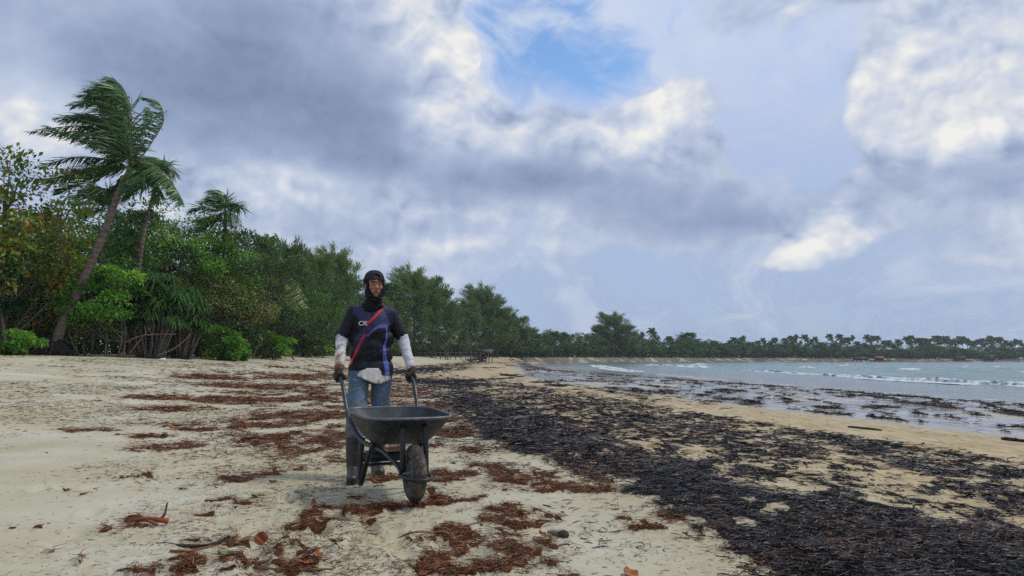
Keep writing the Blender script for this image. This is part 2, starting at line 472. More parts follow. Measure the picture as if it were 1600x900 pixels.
def masks(x, y):
    """dark = dense black seagrass, red = brown-red wrack, wet = wet film, ochre = stained sand"""
    x = np.asarray(x, float); y = np.asarray(y, float)
    wx = (fbm(x * 1.1, y * 0.8, 3, 4) - .5)
    wl = np.interp(y, *E_L); wr = np.interp(y, *E_R); ws = np.interp(y, *E_S)
    xe = x + wx * np.clip(0.10 * y, 0.75, 2.2) + (fbm(x * 3.4, y * 2.6, 6, 4, .6) - .5) * np.clip(.1 * y, .7, 1.2)
    sc = np.clip(y * 0.05, 0.18, 2.0)
    dense = sstep(xe, wl - sc * 1.2, wl + sc * 2.4) * (1 - sstep(xe, wr - sc * 1.2, wr + sc * 0.8))
    dense = np.where((y < 0.5), 0, dense)
    holes = fbm(x * 1.3 + 5, y * 1.0, 11, 5, .62)
    hf = fbm(x * 7.0, y * 5.0, 13, 3, .6)
    dense = np.clip(dense * (1.25 - 1.1 * sstep(holes, .53, .66)), 0, 1)
    dense = np.clip(dense - (1 - sstep(dense, .1, 1.0)) * 1.1 * hf * (dense > 0), 0, 1) + 0 * x
    spz = sstep(x, wl, wl + .3) * (1 - sstep(x, ws - 0.25 * np.maximum(y * .1, 1), ws + 0.3))
    # streaks lie along the shore
    al = y + 0.35 * x; ac = x - 0.25 * y
    st = fbm(ac * 2.6 + 3, al * 1.0, 23, 4)
    st_f = fbm(x * 9.5, y * 6.0, 27, 4, .7)
    sparse = spz * sstep(st * .28 + st_f * .72, .462, .575)
    far = sstep(y, 14, 30)
    st2 = fbm(x * 0.5, y * 0.14, 31, 4)
    st2 = st2 * .6 + .4 * fbm(x * 2.2, y * .8, 33, 3)
    mid = sstep(x, wl, wl + 1) * (1 - sstep(x, np.interp(y, *E_P0) - .5, np.interp(y, *E_P0) + 1.5)) * far * sstep(st2, .51, .60) * 0.8
    dark = np.clip(np.maximum(np.maximum(dense, sparse * 0.95), mid), 0, 1) * (y > 0.3)
    # wrack line at the water's edge
    p1 = np.interp(y, *E_P1); p0 = np.interp(y, *E_P0)
    lw = np.exp(-((x - p1 + wx * 1.2) / np.clip(0.020 * y, .3, 1.2)) ** 2) * sstep(fbm(x * 1.3, y * .5, 41, 3), .42, .56) * (y > 6)
    clump = sstep(x, p0 - .5, p0 + 1.0) * (1 - sstep(x, p1, p1 + 1.2)) * sstep(fbm(x * 2.2, y * .9, 43, 3), .64, .70) * (y > 5)
    line = np.clip(np.maximum(lw, clump), 0, 1)
    # red-brown patches
    red = np.zeros_like(x)
    qx = x + (fbm(x * 3.2, y * 3.2, 51, 4) - .5) * 0.75; qy = y + (fbm(x * 3.2 + 9, y * 3.2, 53, 4) - .5) * 0.75
    for (cx, cy, rx, ry) in _pc:
        k = ((qx - cx) / (rx * 1.05)) ** 2 + ((qy - cy) / (ry * 1.05)) ** 2
        red = np.maximum(red, 1 - sstep(k, .55, 1.15))
    zone = sstep(x, -0.62 * y + 1.0, -0.25 * y) * (1 - sstep(x, wl - 1.0, wl + .4)) * sstep(y, 5.5, 9) * (1 - sstep(y, 60, 90))
    zone *= 1 - 0.45 * sstep(x, -1.0, 0.0)
    n2 = fbm(x * 0.85, y * 0.42, 61, 5, .55)
    n3 = fbm(x * 3.6, y * 1.9, 63, 3)
    red = np.maximum(red, zone * sstep(n2 * .55 + n3 * .45, .515, .575))
    rim = sstep(x, wl - .9, wl - .2) * (1 - sstep(x, wl, wl + .6)) * sstep(fbm(x * 1.6, y * 1.0, 67, 4), .5, .58) * (y > 3)
    red = np.clip(np.maximum(red, rim), 0, 1) * (1 - dense)
    b1 = fbm(x * 8.0, y * 6.5, 65, 4, .6); b2 = fbm(x * 2.7, y * 1.7, 66, 4, .6); fw = sstep(y, 4.5, 9.5)
    brk = b1 * (1 - .55 * fw) + b2 * .55 * fw
    red = red * sstep(brk, .44 - .09 * sstep(red, .6, 1.0), .55)
    red = np.clip(red, 0, 1)
    # litter: fine specks over the dry sand
    lit = sstep(fbm(x * 0.6, y * 0.45, 71, 4), .42, .66) * (1 - sstep(x, wl - .5, wl + 1.0))
    wet = sstep(x, p0 - 1.2, p0 + 1.0) * (y > 2)
    film = sstep(x, p0 - .6, p0 + .6) * sstep(fbm(x * 0.45, y * 0.22, 81, 4), .30, .44) * (y > 2)
    wet = np.clip(0.50 * wet + 0.6 * film, 0, 1)
    ochre = sstep(x, wl - .2, wl + 1.2) * (1 - sstep(x, p0 + .5, p0 + 2.5)) * (0.55 + 0.45 * fbm(x * .8, y * .5, 91, 3))
    ochre = np.where(y > 0.5, ochre, 0)
    masks.mound = np.clip(sstep(x + wx * .7, wl - .1, wl + 1.1) * (1 - sstep(x + wx * .7, wr - .9, wr + .2)) * (y > .5) + .15 * sparse + .15 * mid, 0, 1)
    return dark, red, lit, wet, ochre, line

_fp = []
_rf = np.random.default_rng(29)
for k in range(46):
    px_, py_ = _rf.uniform(380, 760), 745 + 150 * _rf.uniform(0, 1) ** .8
    c_ = gp(px_, py_); _fp.append((c_[0], c_[1], _rf.normal(.35, .35)))
for k in range(16):
    c_ = gp(_rf.uniform(60, 380), _rf.uniform(700, 880)); _fp.append((c_[0], c_[1], _rf.normal(.6, .4)))
def prints(x, y):
    z = np.zeros(np.shape(x))
    for (cx, cy, a) in _fp:
        near_ = (np.abs(x - cx) < .35) & (np.abs(y - cy) < .35)
        if not near_.any(): continue
        u = (x[near_] - cx) * math.cos(a) + (y[near_] - cy) * math.sin(a); v = -(x[near_] - cx) * math.sin(a) + (y[near_] - cy) * math.cos(a)
        k = (u / .055) ** 2 + (v / .13) ** 2
        z[near_] += -.022 * np.exp(-k ** 2) + .010 * np.exp(-(k - 2.2) ** 2)
    return z

def H(x, y, m=None):
    x = np.asarray(x, float); y = np.asarray(y, float)
    z = H0(x, y)
    near = 1 - sstep(np.hypot(x, y), 60, 140)
    z = z + near * (0.05 * (fbm(x * .55, y * .4, 101, 3) - .5) + 0.012 * (fbm(x * 3.0, y * 2.4, 103, 3) - .5))
    dark, red, lit, wet, ochre, line = masks(x, y) if m is None else m
    mound = masks.mound if np.shape(masks.mound) == np.shape(x) else dark
    z = z + prints(x, y)
    bump = fbm(x * 4.2, y * 4.2, 111, 4, .6)
    z = z + mound * (0.015 + 0.07 * bump) * near + red * (0.004 + 0.034 * bump) * near + line * (0.006 + .05 * bump) * (1 - sstep(np.hypot(x, y), 90, 150))
    return z

def ground_z(x, y): return float(H(np.array([x]), np.array([y]))[0])

# ------------------------------------------------------------------ materials
def material(name):
    m = bpy.data.materials.new(name); m.use_nodes = True
    m.node_tree.nodes.clear()
    nb = NB(m.node_tree)
    out = nb.n('ShaderNodeOutputMaterial')
    pr = nb.n('ShaderNodeBsdfPrincipled')
    nb.link(pr.outputs[0], out.inputs[0])
    return m, nb, pr, out

def attr(nb, name, vec=False):
    a = nb.n('ShaderNodeAttribute', attribute_name=name)
    return a.outputs['Vector' if vec else 'Fac']

def bump(nb, pr, h, strength=0.4, dist=0.02):
    b = nb.n('ShaderNodeBump'); b.inputs['Strength'].default_value = strength; b.inputs['Distance'].default_value = dist
    nb.link(h, b.inputs['Height']); nb.link(b.outputs[0], pr.inputs['Normal'])

def simple(name, c0, c1, scale=20, rough=0.7, bstr=0.0, bdist=0.01, metallic=0.0, spec=0.4, detail=5, stops=(0.35, 0.68)):
    m, nb, pr, out = material(name)
    tcn = nb.n('ShaderNodeTexCoord').outputs['Object']
    f = nb.noise(tcn, scale, detail, 0.6)
    nb.link(nb.ramp(f, [(stops[0], c0), (stops[1], c1)]), pr.inputs['Base Color'])
    nb.put(pr.inputs['Roughness'], rough); pr.inputs['Metallic'].default_value = metallic
    pr.inputs['Specular IOR Level'].default_value = spec
    if bstr: bump(nb, pr, f, bstr, bdist)
    return m

def mat_sand():
    m, nb, pr, out = material("beach_sand")
    pos = nb.n('ShaderNodeNewGeometry').outputs['Position']
    dk, rd, lt, wt, oc, ln = (attr(nb, k) for k in ("dark", "red", "lit", "wet", "ochre", "line"))
    big = nb.noise(pos, 0.7, 5, 0.55); fine = nb.noise(pos, 9, 6, 0.65); grain = nb.noise(pos, 160, 3, 0.7)
    col = nb.ramp(big, [(0.30, (.375, .33, .215)), (0.50, (.44, .405, .29)), (0.72, (.50, .485, .40))])
    olive = nb.math('MULTIPLY', lt, nb.smooth(fine, .38, .66), clamp=True)
    col = nb.mixc(nb.math('MULTIPLY', olive, .55), col, (.33, .28, .16))
    och = nb.mixc(nb.smooth(nb.noise(nb.vm('MULTIPLY', pos, (2.2, .9, 1.0)), 2.4, 5, .65), .3, .7), (.30, .20, .09), (.50, .405, .245))
    col = nb.mixc(nb.math('MULTIPLY', oc, .92), col, och)
    wetc = nb.mixc(fine, (.24, .20, .15), (.34, .30, .25))
    col = nb.mixc(nb.math('MULTIPLY', wt, .85), col, wetc)
    spk = nb.noise(nb.vm('MULTIPLY', pos, (1.0, 0.7, 1.0)), 26, 4, 0.7)
    dirt = nb.smooth(nb.math('MULTIPLY_ADD', lt, 0.10, spk), 0.69, 0.75)
    col = nb.mixc(nb.math('MULTIPLY', dirt, .5), col, (.16, .11, .06))
    rn = nb.noise(pos, 30, 5, 0.7)
    rmask = nb.smooth(nb.math('ADD', rd, nb.math('MULTIPLY_ADD', rn, 1.3, -.65)), .48, .66)
    rcol = nb.ramp(nb.noise(pos, 45, 4, .7), [(.3, (.025, .013, .008)), (.5, (.085, .034, .015)), (.72, (.18, .075, .028))])
    col = nb.mixc(rmask, col, rcol)
    dmask = nb.smooth(nb.math('ADD', nb.math('MAXIMUM', dk, ln), nb.math('MULTIPLY_ADD', rn, 1.1, -.55)), .44, .64)
    dcol = nb.ramp(nb.noise(pos, 38, 5, .7), [(.3, (.006, .006, .007)), (.55, (.022, .021, .023)), (.75, (.060, .052, .046))])
    col = nb.mixc(dmask, col, dcol)
    nb.link(col, pr.inputs['Base Color'])
    ro = nb.math('MULTIPLY_ADD', wt, -0.80, 0.92)
    ro = nb.math('MULTIPLY_ADD', nb.math('SUBTRACT', fine, .5), 0.25, ro)
    veg = nb.math('MAXIMUM', rmask, dmask)
    mx = nb.n('ShaderNodeMix'); nb.put(mx.inputs[0], veg); nb.put(mx.inputs[2], ro); mx.inputs[3].default_value = 0.85
    nb.link(nb.math('MAXIMUM', mx.outputs[0], 0.07), pr.inputs['Roughness'])
    sp = nb.math('MULTIPLY', nb.math('MULTIPLY_ADD', wt, 0.45, 0.15), nb.math('MULTIPLY_ADD', veg, -.85, 1.0))
    nb.link(sp, pr.inputs['Specular IOR Level'])
    dry = nb.math('SUBTRACT', 1.0, nb.math('MULTIPLY', wt, .92))
    foot = nb.noise(pos, 5.0, 3, 0.5)
    h = nb.math('ADD', nb.math('MULTIPLY', nb.math('MULTIPLY_ADD', grain, .08, nb.math('MULTIPLY_ADD', foot, 1.0, nb.math('MULTIPLY', fine, .5))), dry),
                nb.math('MULTIPLY', rn, nb.math('MULTIPLY', veg, 1.2)))
    bump(nb, pr, h, 0.55, 0.03)
    return m

# ------------------------------------------------------------------ the beach
def ground_mesh():
    a_f = np.radians(np.linspace(-42, 42, 560)); a_c = np.radians(np.linspace(42, 318, 70)[1:-1])
    A = np.concatenate([a_f, a_c]); R = np.concatenate([[0.02], np.geomspace(0.6, 60, 400), np.geomspace(60.6, 470, 290), np.geomspace(475, 1500, 14)])
    nA, nR = len(A), len(R)
    X = np.sin(A)[None, :] * R[:, None]; Y = np.cos(A)[None, :] * R[:, None]
    x, y = X.ravel(), Y.ravel()
    m = masks(x, y); z = H(x, y, m)
    i = np.arange(nR - 1)[:, None]; j = np.arange(nA)[None]; j2 = (j + 1) % nA
    Q = np.stack([i * nA + j, i * nA + j2, (i + 1) * nA + j2, (i + 1) * nA + j], -1).reshape(-1, 4)[:, ::-1]
    return mesh_np("beach", np.stack([x, y, z], 1), Q, dict(zip(("dark", "red", "lit", "wet", "ochre", "line"), m)))
beach = link("beach", ground_mesh(), mat_sand())
tag(beach, "pale sandy beach strewn with brown wrack, sloping down to the bay", "beach", kind="structure")

# ------------------------------------------------------------------ the sea
def mat_sea():
    m, nb, pr, out = material("sea_water")
    pos = nb.n('ShaderNodeNewGeometry').outputs['Position']
    off = attr(nb, "off"); fo = attr(nb, "foam")
    col = nb.ramp(off, [(0.0, (.20, .20, .175)), (.12, (.14, .17, .155)), (.4, (.10, .19, .165)), (1.0, (.065, .175, .155))])
    n1 = nb.noise(nb.vm('MULTIPLY', pos, (1.0, .55, 1.0)), .35, 6, .6)
    col = nb.mixc(nb.smooth(n1, .35, .7, 0, .5), col, (.13, .18, .17))
    nb.link(col, pr.inputs['Base Color'])
    fm = nb.smooth(nb.math('ADD', fo, nb.math('MULTIPLY_ADD', nb.noise(pos, 1.6, 5, .7), .9, -.45)), .42, .60)
    nb.link(nb.mixc(fm, col, (.78, .80, .80)), pr.inputs['Base Color'])
    nb.link(nb.math('MULTIPLY_ADD', fm, .5, .16), pr.inputs['Roughness'])
    pr.inputs['IOR'].default_value = 1.33
    pr.inputs['Specular IOR Level'].default_value = .5
    h = nb.math('ADD', nb.noise(nb.vm('MULTIPLY', pos, (1.0, .7, 1.0)), 1.3, 6, .62), nb.math('MULTIPLY', nb.noise(pos, .4, 3, .5), 1.5))
    bump(nb, pr, h, .55, .35)
    return m

BREAKERS = [  # pixel polylines on the water, height m, width m
    ([(1148, 579), (1200, 581), (1270, 586), (1350, 591), (1450, 597), (1540, 601), (1640, 606), (1720, 611)], .18, 1.3),
    ([(1010, 570.5), (1040, 571.5), (1075, 573), (1100, 574.5)], .25, 2.0),
    ([(930, 570), (945, 574), (968, 578), (1000, 581)], .10, 1.6),
    ([(1086, 570), (1098, 569.6)], .22, 1.6), ([(1256, 574), (1264, 574.6)], .22, 1.1), ([(1316, 571.5), (1323, 572)], .20, 1.1),
]
def sea_mesh():
    a = np.radians(np.linspace(-8, 62, 310)); R = np.concatenate([np.geomspace(14, 140, 260), np.geomspace(142, 900, 80)])
    X = np.sin(a)[None] * R[:, None]; Y = np.cos(a)[None] * R[:, None]
    x, y = X.ravel(), Y.ravel()
    dw = pdist(x, y, WL); iw = inside(x, y, WPOLY); off = np.where(iw, dw, -dw)
    o = np.clip(off / 60, 0, 1)
    ch = dw * 0.9 + 5 * fbm(x * .03, y * .03, 5, 2)
    z = SEA + o ** .6 * (.10 * np.sin(ch * 1.05) + .07 * np.sin(ch * 2.1 + 3 * fbm(x * .08, y * .08, 7, 2) * 4)) + sstep(off, 0, 14) * (.22 * (fbm(x * .35, y * .28, 9, 4) - .5))
    z -= (off < 0) * 0.0
    caps = sstep(off, 18, 60) * sstep(fbm(x * .22, y * .10, 13, 4, .6), .71, .77) * .75
    edgef = np.exp(-((off - .6 + 1.6 * (fbm(x * .25, y * .25, 17, 3) - .5)) / .28) ** 2) * .5
    i = np.arange(len(R) - 1)[:, None]; j = np.arange(len(a) - 1)[None]; n = len(a)
    Q = np.stack([i * n + j, i * n + j + 1, (i + 1) * n + j + 1, (i + 1) * n + j], -1).reshape(-1, 4)[:, ::-1]
    return mesh_np("sea", np.stack([x, y, z], 1), Q, {"off": np.clip(off / 45, 0, 1), "foam": np.maximum(caps, edgef)})
MSEA = mat_sea()
sea = link("sea", sea_mesh(), MSEA)
tag(sea, "choppy grey green water of the bay with small waves", "sea", kind="structure")
MFOAM = simple("foam", (.34, .42, .42), (.74, .78, .78), 2.6, .6, .6, .12)
rngb = np.random.default_rng(5)
for pix, hgt, wid in BREAKERS:
    pth = np.array([gp(a_, b_, SEA) for a_, b_ in pix])
    n = max(int(np.linalg.norm(np.diff(pth, axis=0), axis=1).sum() / .16), 24)
    c = resample(pth, n)[:, :2]
    T = np.gradient(c, axis=0); T /= np.linalg.norm(T, axis=1)[:, None]
    Nn = np.stack([-T[:, 1], T[:, 0]], 1)
    # face the shore
    shore_d = pdist(c[:, 0] + Nn[:, 0] * 3, c[:, 1] + Nn[:, 1] * 3, WL) - pdist(c[:, 0] - Nn[:, 0] * 3, c[:, 1] - Nn[:, 1] * 3, WL)
    if shore_d.mean() > 0: Nn = -Nn
    s = np.linspace(0, 1, n); end = np.minimum(sstep(s, 0, .12), 1 - sstep(s, .88, 1)) * (.55 + .9 * fbm(s * n * .02, s * 0, 3, 3))
    prof = [(-1.0, -.06), (-.6, .25), (-.25, .8), (0, 1.0), (.12, .92), (.22, .6), (.30, .22), (.48, .13), (.7, .06), (.95, -.08)]
    V = []
    for k, (q, h) in enumerate(prof):
        jit = (fbm(s * n * .10 + k * 5, s * 0 + k, 19, 4) - .5)
        jit2 = (fbm(s * n * .35 + k * 9, s * 0 + k, 29, 2) - .5)
        xy = c + Nn * ((q + (.35 * jit + .2 * jit2)) * wid * (.5 + .5 * end))[:, None]
        V.append(np.column_stack([xy, SEA + .02 + h * hgt * end * (1 + .7 * jit + .6 * jit2) - .05 * (1 - end)]))
    V = np.array(V).reshape(-1, 3); K = len(prof)
    i = np.arange(K - 1)[:, None]; j = np.arange(n - 1)[None]
    Q = np.stack([i * n + j, i * n + j + 1, (i + 1) * n + j + 1, (i + 1) * n + j], -1).reshape(-1, 4)
    link("breaker", mesh_np("breaker", V, Q), MFOAM, sea)

# ------------------------------------------------------------------ wrack: loose blades of seagrass and weed
def mat_blades(name, stops, rough, spec=0.5):
    m, nb, pr, out = material(name)
    nb.link(nb.ramp(attr(nb, "tint"), stops), pr.inputs['Base Color'])
    pr.inputs['Roughness'].default_value = rough
    pr.inputs['Specular IOR Level'].default_value = spec
    return m

def blades(x, y, z, length, width, rng, curl=1.0, lift=0.5, seg=3):
    """curled ribbons lying on the ground; returns V, Q, tint"""
    n = len(x)
    th = rng.uniform(0, 2 * np.pi, n); k = rng.normal(0, curl, n) * 1.6
    roll = rng.normal(0, .7, n)
    up0 = rng.normal(0, .35, n) * lift
    u = np.linspace(0, 1, seg + 1)
    P_ = np.zeros((n, seg + 1, 3)); D_ = np.zeros((n, seg + 1, 3))
    px, py, pz = x.copy(), y.copy(), z.copy()
    for i in range(seg + 1):
        a = th + k * (u[i] - .5)
        P_[:, i] = np.stack([px, py, pz], 1); D_[:, i] = np.stack([-np.sin(a), np.cos(a), 0 * a], 1)
        st = length / seg
        px = px + np.cos(a) * st; py = py + np.sin(a) * st
        pz = pz + st * (up0 * (1 - 1.8 * u[i]))
    w = width[:, None] * np.array([.55, 1.0, .9, .35])[:seg + 1] if seg == 3 else width[:, None] * np.linspace(1, .4, seg + 1)
    side = D_ * np.cos(roll)[:, None, None]; side[:, :, 2] = np.sin(roll)[:, None]
    L = P_ - side * w[..., None] * .5; R = P_ + side * w[..., None] * .5
    zmin = z[:, None] + .001
    L[..., 2] = np.maximum(L[..., 2], zmin - .004); R[..., 2] = np.maximum(R[..., 2], zmin - .004)
    V = np.stack([L, R], 2).reshape(-1, 3)
    b = (np.arange(n) * (seg + 1) * 2)[:, None]
    i = np.arange(seg)[None]
    Q = np.stack([b + 2 * i, b + 2 * i + 1, b + 2 * i + 3, b + 2 * i + 2], -1).reshape(-1, 4)
    return V, Q

def scatter(n, rng, r0, r1, a0=-38, a1=38, power=0.0):
    r = np.exp(rng.uniform(np.log(r0), np.log(r1), n)); a = np.radians(rng.uniform(a0, a1, n))
    return np.sin(a) * r, np.cos(a) * r, r

def blade_object(name, mat, label, cat, n, r0, r1, weight, l0, l1, w0, rng, curl=1.0, lift=.5, pile=.02, grow=6.0, seg=3, gmax=4.0, tintf=None, a0=-38, a1=38):
    x, y, r = scatter(n, rng, r0, r1, a0, a1)
    m = masks(x, y); mo = masks.mound
    keep = rng.uniform(0, 1, n) < weight(x, y, m)
    x, y, r = x[keep], y[keep], r[keep]; m = [q[keep] for q in m]; masks.mound = mo[keep]
    z = H(x, y, m)
    s = np.clip(r / grow, 1, gmax)
    ln = rng.uniform(l0, l1, len(x)) * s; w = w0 * rng.uniform(.6, 1.4, len(x)) * s
    z = z + rng.exponential(pile, len(x)) * .8 * np.clip(masks.mound + .7 * m[1] + .6 * m[5], .06, 1)
    V, Q = blades(x, y, z, ln, w, rng, curl, lift, seg)
    t = np.clip(rng.normal(.54, .25, len(x)), 0, 1) if tintf is None else tintf(x, y, rng)
    o = link(name, mesh_np(name, V, Q, {"tint": np.repeat(t, (seg + 1) * 2)}), mat)
    tag(o, label, cat, kind="stuff")
    return o

rw = np.random.default_rng(77)
M_BLACK = mat_blades("black_seagrass", [(0, (.006, .006, .007)), (.4, (.017, .014, .013)), (.66, (.045, .038, .033)), (.86, (.090, .070, .054)), (1, (.21, .11, .048))], .45, .32)
M_RED = mat_blades("brown_weed", [(0, (.012, .008, .006)), (.3, (.060, .022, .011)), (.55, (.14, .048, .018)), (.8, (.25, .085, .025)), (1, (.38, .19, .06))], .55, .35)
M_LIT = mat_blades("beach_litter", [(0, (.02, .014, .010)), (.5, (.07, .042, .024)), (.85, (.16, .085, .04)), (1, (.26, .20, .10))], .7, .3)
M_BROWNBLK = mat_blades("stranded_weed", [(0, (.008, .006, .005)), (.5, (.030, .021, .016)), (.85, (.075, .050, .032)), (1, (.14, .10, .06))], .6, .3)
def fringe(x, y):
    d = np.interp(y, *E_L) - x
    s_ = np.clip(y * .06, .22, 1.5)
    return np.where(d > -s_, np.exp(-np.maximum(d, 0) / s_) * .42, .0) * sstep(fbm(x * 2.5, y * 2.0, 207, 3), .42, .62) * (d < 4 * s_) * (d > -.5)
def loose(x, y):
    z_ = sstep(x, -0.66 * y + .4, -0.36 * y) * (1 - sstep(x, np.interp(y, *E_L) - .4, np.interp(y, *E_L) + .1))
    return z_ * (.30 * sstep(fbm(x * 1.9, y * 1.3, 211, 4, .6), .50, .62) + .010) * (y > 3)
def tint_dark(x, y, rng):
    return np.clip(rng.normal(.42, .22, len(x)) + .8 * (fbm(x * 1.5, y * 1.2, 201, 3) - .5), 0, 1)
blade_object("black_seagrass_wrack", M_BLACK, "thick band of black curled seagrass washed up along the beach", "seagrass", 210000, 2.9, 34,
             lambda x, y, m: np.maximum(m[0] ** .9 * (m[0] > .05), fringe(x, y)),   .035, .11, .0058, rw, 1.7, .55, .020, 4.5, gmax=3.6, tintf=tint_dark)
blade_object("brown_weed_wrack", M_RED, "patches of red brown weed scattered over the pale sand", "seaweed", 400000, 2.9, 40,
             lambda x, y, m: np.maximum(sstep(m[1], .10, .65) * .95, loose(x, y)), .025, .085, .0045, rw, 1.4, .6, .012, 5.0, seg=2, gmax=4.5)
blade_object("brown_strands", M_RED, "brown and orange strands lying in the black seagrass band", "seagrass", 60000, 2.9, 26,
             lambda x, y, m: (m[0] > .12) * .75 * sstep(fbm(x * 1.2, y * .9, 205, 3), .50, .66), .03, .10, .0055, rw, 1.6, .5, .02, 4.5, seg=2, gmax=3.6)
blade_object("waterline_wrack", M_BROWNBLK, "dark clumps of weed stranded along the water edge", "seaweed", 110000, 7, 90,
             lambda x, y, m: sstep(m[5], .15, .6), .05, .12, .012, rw, 1.6, .5, .02, 8.0, seg=2, gmax=3.2, a0=-6)
blade_object("fine_beach_litter", M_LIT, "fine specks of twig and leaf scattered over the dry sand", "litter", 230000, 2.9, 46,
             lambda x, y, m: (.03 + .62 * m[2] * sstep(y, 3.5, 11) + .10 * m[2]) * (m[0] < .3) * (m[3] < .5), .012, .05, .0042, rw, .9, .3, .003, 5.5, seg=2, gmax=5)

# ------------------------------------------------------------------ vegetation
def mat_leaf(name, stops, transl=.30, rough=.5, spec=.35):
    stops = [(p, (min(c[0] * 2.0, .6), min(c[1] * 1.95, .6), min(c[2] * 1.5, .6))) for p, c in stops]
    m, nb, pr, out = material(name)
    oi = nb.n('ShaderNodeObjectInfo').outputs['Random']
    t = nb.math('ADD', attr(nb, "tint"), nb.math('MULTIPLY_ADD', oi, .16, -.08), clamp=True)
    col = nb.ramp(t, stops)
    nb.link(col, pr.inputs['Base Color']); pr.inputs['Roughness'].default_value = rough
    pr.inputs['Specular IOR Level'].default_value = spec
    tr = nb.n('ShaderNodeBsdfTranslucent'); nb.link(nb.mixc(1.0, col, (1.0, 1.0, .6), 'MULTIPLY'), tr.inputs[0])
    mx = nb.n('ShaderNodeMixShader'); mx.inputs[0].default_value = transl
    nb.link(pr.outputs[0], mx.inputs[1]); nb.link(tr.outputs[0], mx.inputs[2]); nb.link(mx.outputs[0], out.inputs[0])
    return m
G = lambda *a: [(p, c) for p, c in a]
M_GREEN = mat_leaf("green_leaves", G((0, (.012, .030, .008)), (.35, (.030, .080, .014)), (.65, (.055, .145, .020)), (.9, (.11, .21, .028)), (1, (.20, .24, .04))))
M_BRIGHT = mat_leaf("bright_leaves", G((0, (.022, .062, .010)), (.4, (.048, .135, .018)), (.75, (.085, .205, .025)), (1, (.17, .26, .04))), .35)
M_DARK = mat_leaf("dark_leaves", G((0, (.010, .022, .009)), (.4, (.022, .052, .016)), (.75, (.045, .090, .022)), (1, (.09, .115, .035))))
M_ALMOND = mat_leaf("almond_leaves", G((0, (.018, .040, .010)), (.35, (.050, .105, .016)), (.62, (.11, .15, .022)), (.76, (.16, .11, .020)), (.88, (.22, .06, .020)), (1, (.13, .030, .018))), .3)
M_OLIVE = mat_leaf("olive_leaves", G((0, (.022, .030, .012)), (.4, (.050, .072, .020)), (.75, (.085, .10, .030)), (1, (.14, .10, .045))))
M_PAND = mat_leaf("pandanus_leaves", G((0, (.010, .030, .010)), (.5, (.022, .062, .018)), (.85, (.045, .10, .026)), (1, (.09, .11, .04))), .25, .6, .15)
M_CAS = mat_leaf("casuarina_needles", G((0, (.024, .046, .024)), (.4, (.055, .095, .042)), (.8, (.095, .145, .065)), (1, (.13, .17, .08))), .35, .65, .2)
M_PALM = mat_leaf("palm_leaflets", G((0, (.010, .028, .010)), (.45, (.026, .070, .018)), (.8, (.060, .125, .026)), (1, (.17, .17, .05))), .22, .38, .5)
M_FAR = mat_leaf("far_leaves", G((0, (.016, .034, .016)), (.45, (.036, .072, .028)), (.85, (.062, .115, .040)), (1, (.10, .14, .05))), .2, .7, .2)
M_BARK = simple("grey_bark", (.055, .045, .036), (.17, .14, .11), 9, .9, .6, .03)
def mat_palmbark():
    m, nb, pr, out = material("palm_bark")
    o = nb.n('ShaderNodeTexCoord').outputs['Object']
    sx = nb.n('ShaderNodeSeparateXYZ'); nb.link(o, sx.inputs[0])
    a = nb.noise(o, 5, 5, .6)
    ring = nb.math('SINE', nb.math('MULTIPLY_ADD', sx.outputs[2], 26.0, nb.math('MULTIPLY', a, 5.0)))
    c = nb.ramp(a, [(.3, (.12, .085, .065)), (.7, (.27, .20, .16))])
    scar = nb.smooth(nb.noise(nb.vm('MULTIPLY', o, (1.2, 1.2, 2.6)), 1.7, 2, .5), .62, .68)
    c = nb.mixc(nb.math('MULTIPLY', nb.smooth(ring, .55, .95), .55), c, (.07, .05, .04)); c = nb.mixc(nb.math('MULTIPLY', scar, .6), c, (.06, .045, .035))
    nb.link(c, pr.inputs['Base Color']); pr.inputs['Roughness'].default_value = .9
    bump(nb, pr, ring, .5, .02)
    return m
M_PBARK = mat_palmbark()
M_ROOT = simple("root_bole", (.015, .012, .010), (.06, .048, .04), 14, .95, .9, .06)
M_RACH = simple("frond_rib", (.12, .12, .03), (.24, .20, .06), 8, .6)
M_NUT = simple("coconut_husk", (.10, .14, .03), (.17, .15, .05), 6, .6)
M_DEAD = simple("dead_frond", (.10, .06, .035), (.20, .13, .08), 10, .85)

def leaf_quads(C, D, Nn, L, W):
    """one folded quad per leaf: base, side, tip, side"""
    D = D / (np.linalg.norm(D, axis=1)[:, None] + 1e-9)
    S = np.cross(D, Nn); S /= np.linalg.norm(S, axis=1)[:, None] + 1e-9
    U = np.cross(S, D)
    L = L[:, None]; W = W[:, None]
    V = np.stack([C, C + D * L * .55 + S * W * .5 + U * W * .18, C + D * L - U * L * .08, C + D * L * .55 - S * W * .5 + U * W * .18], 1).reshape(-1, 3)
    return V, np.arange(len(V)).reshape(-1, 4)

def unit(rng, n):
    v = rng.normal(0, 1, (n, 3)); return v / np.linalg.norm(v, axis=1)[:, None]

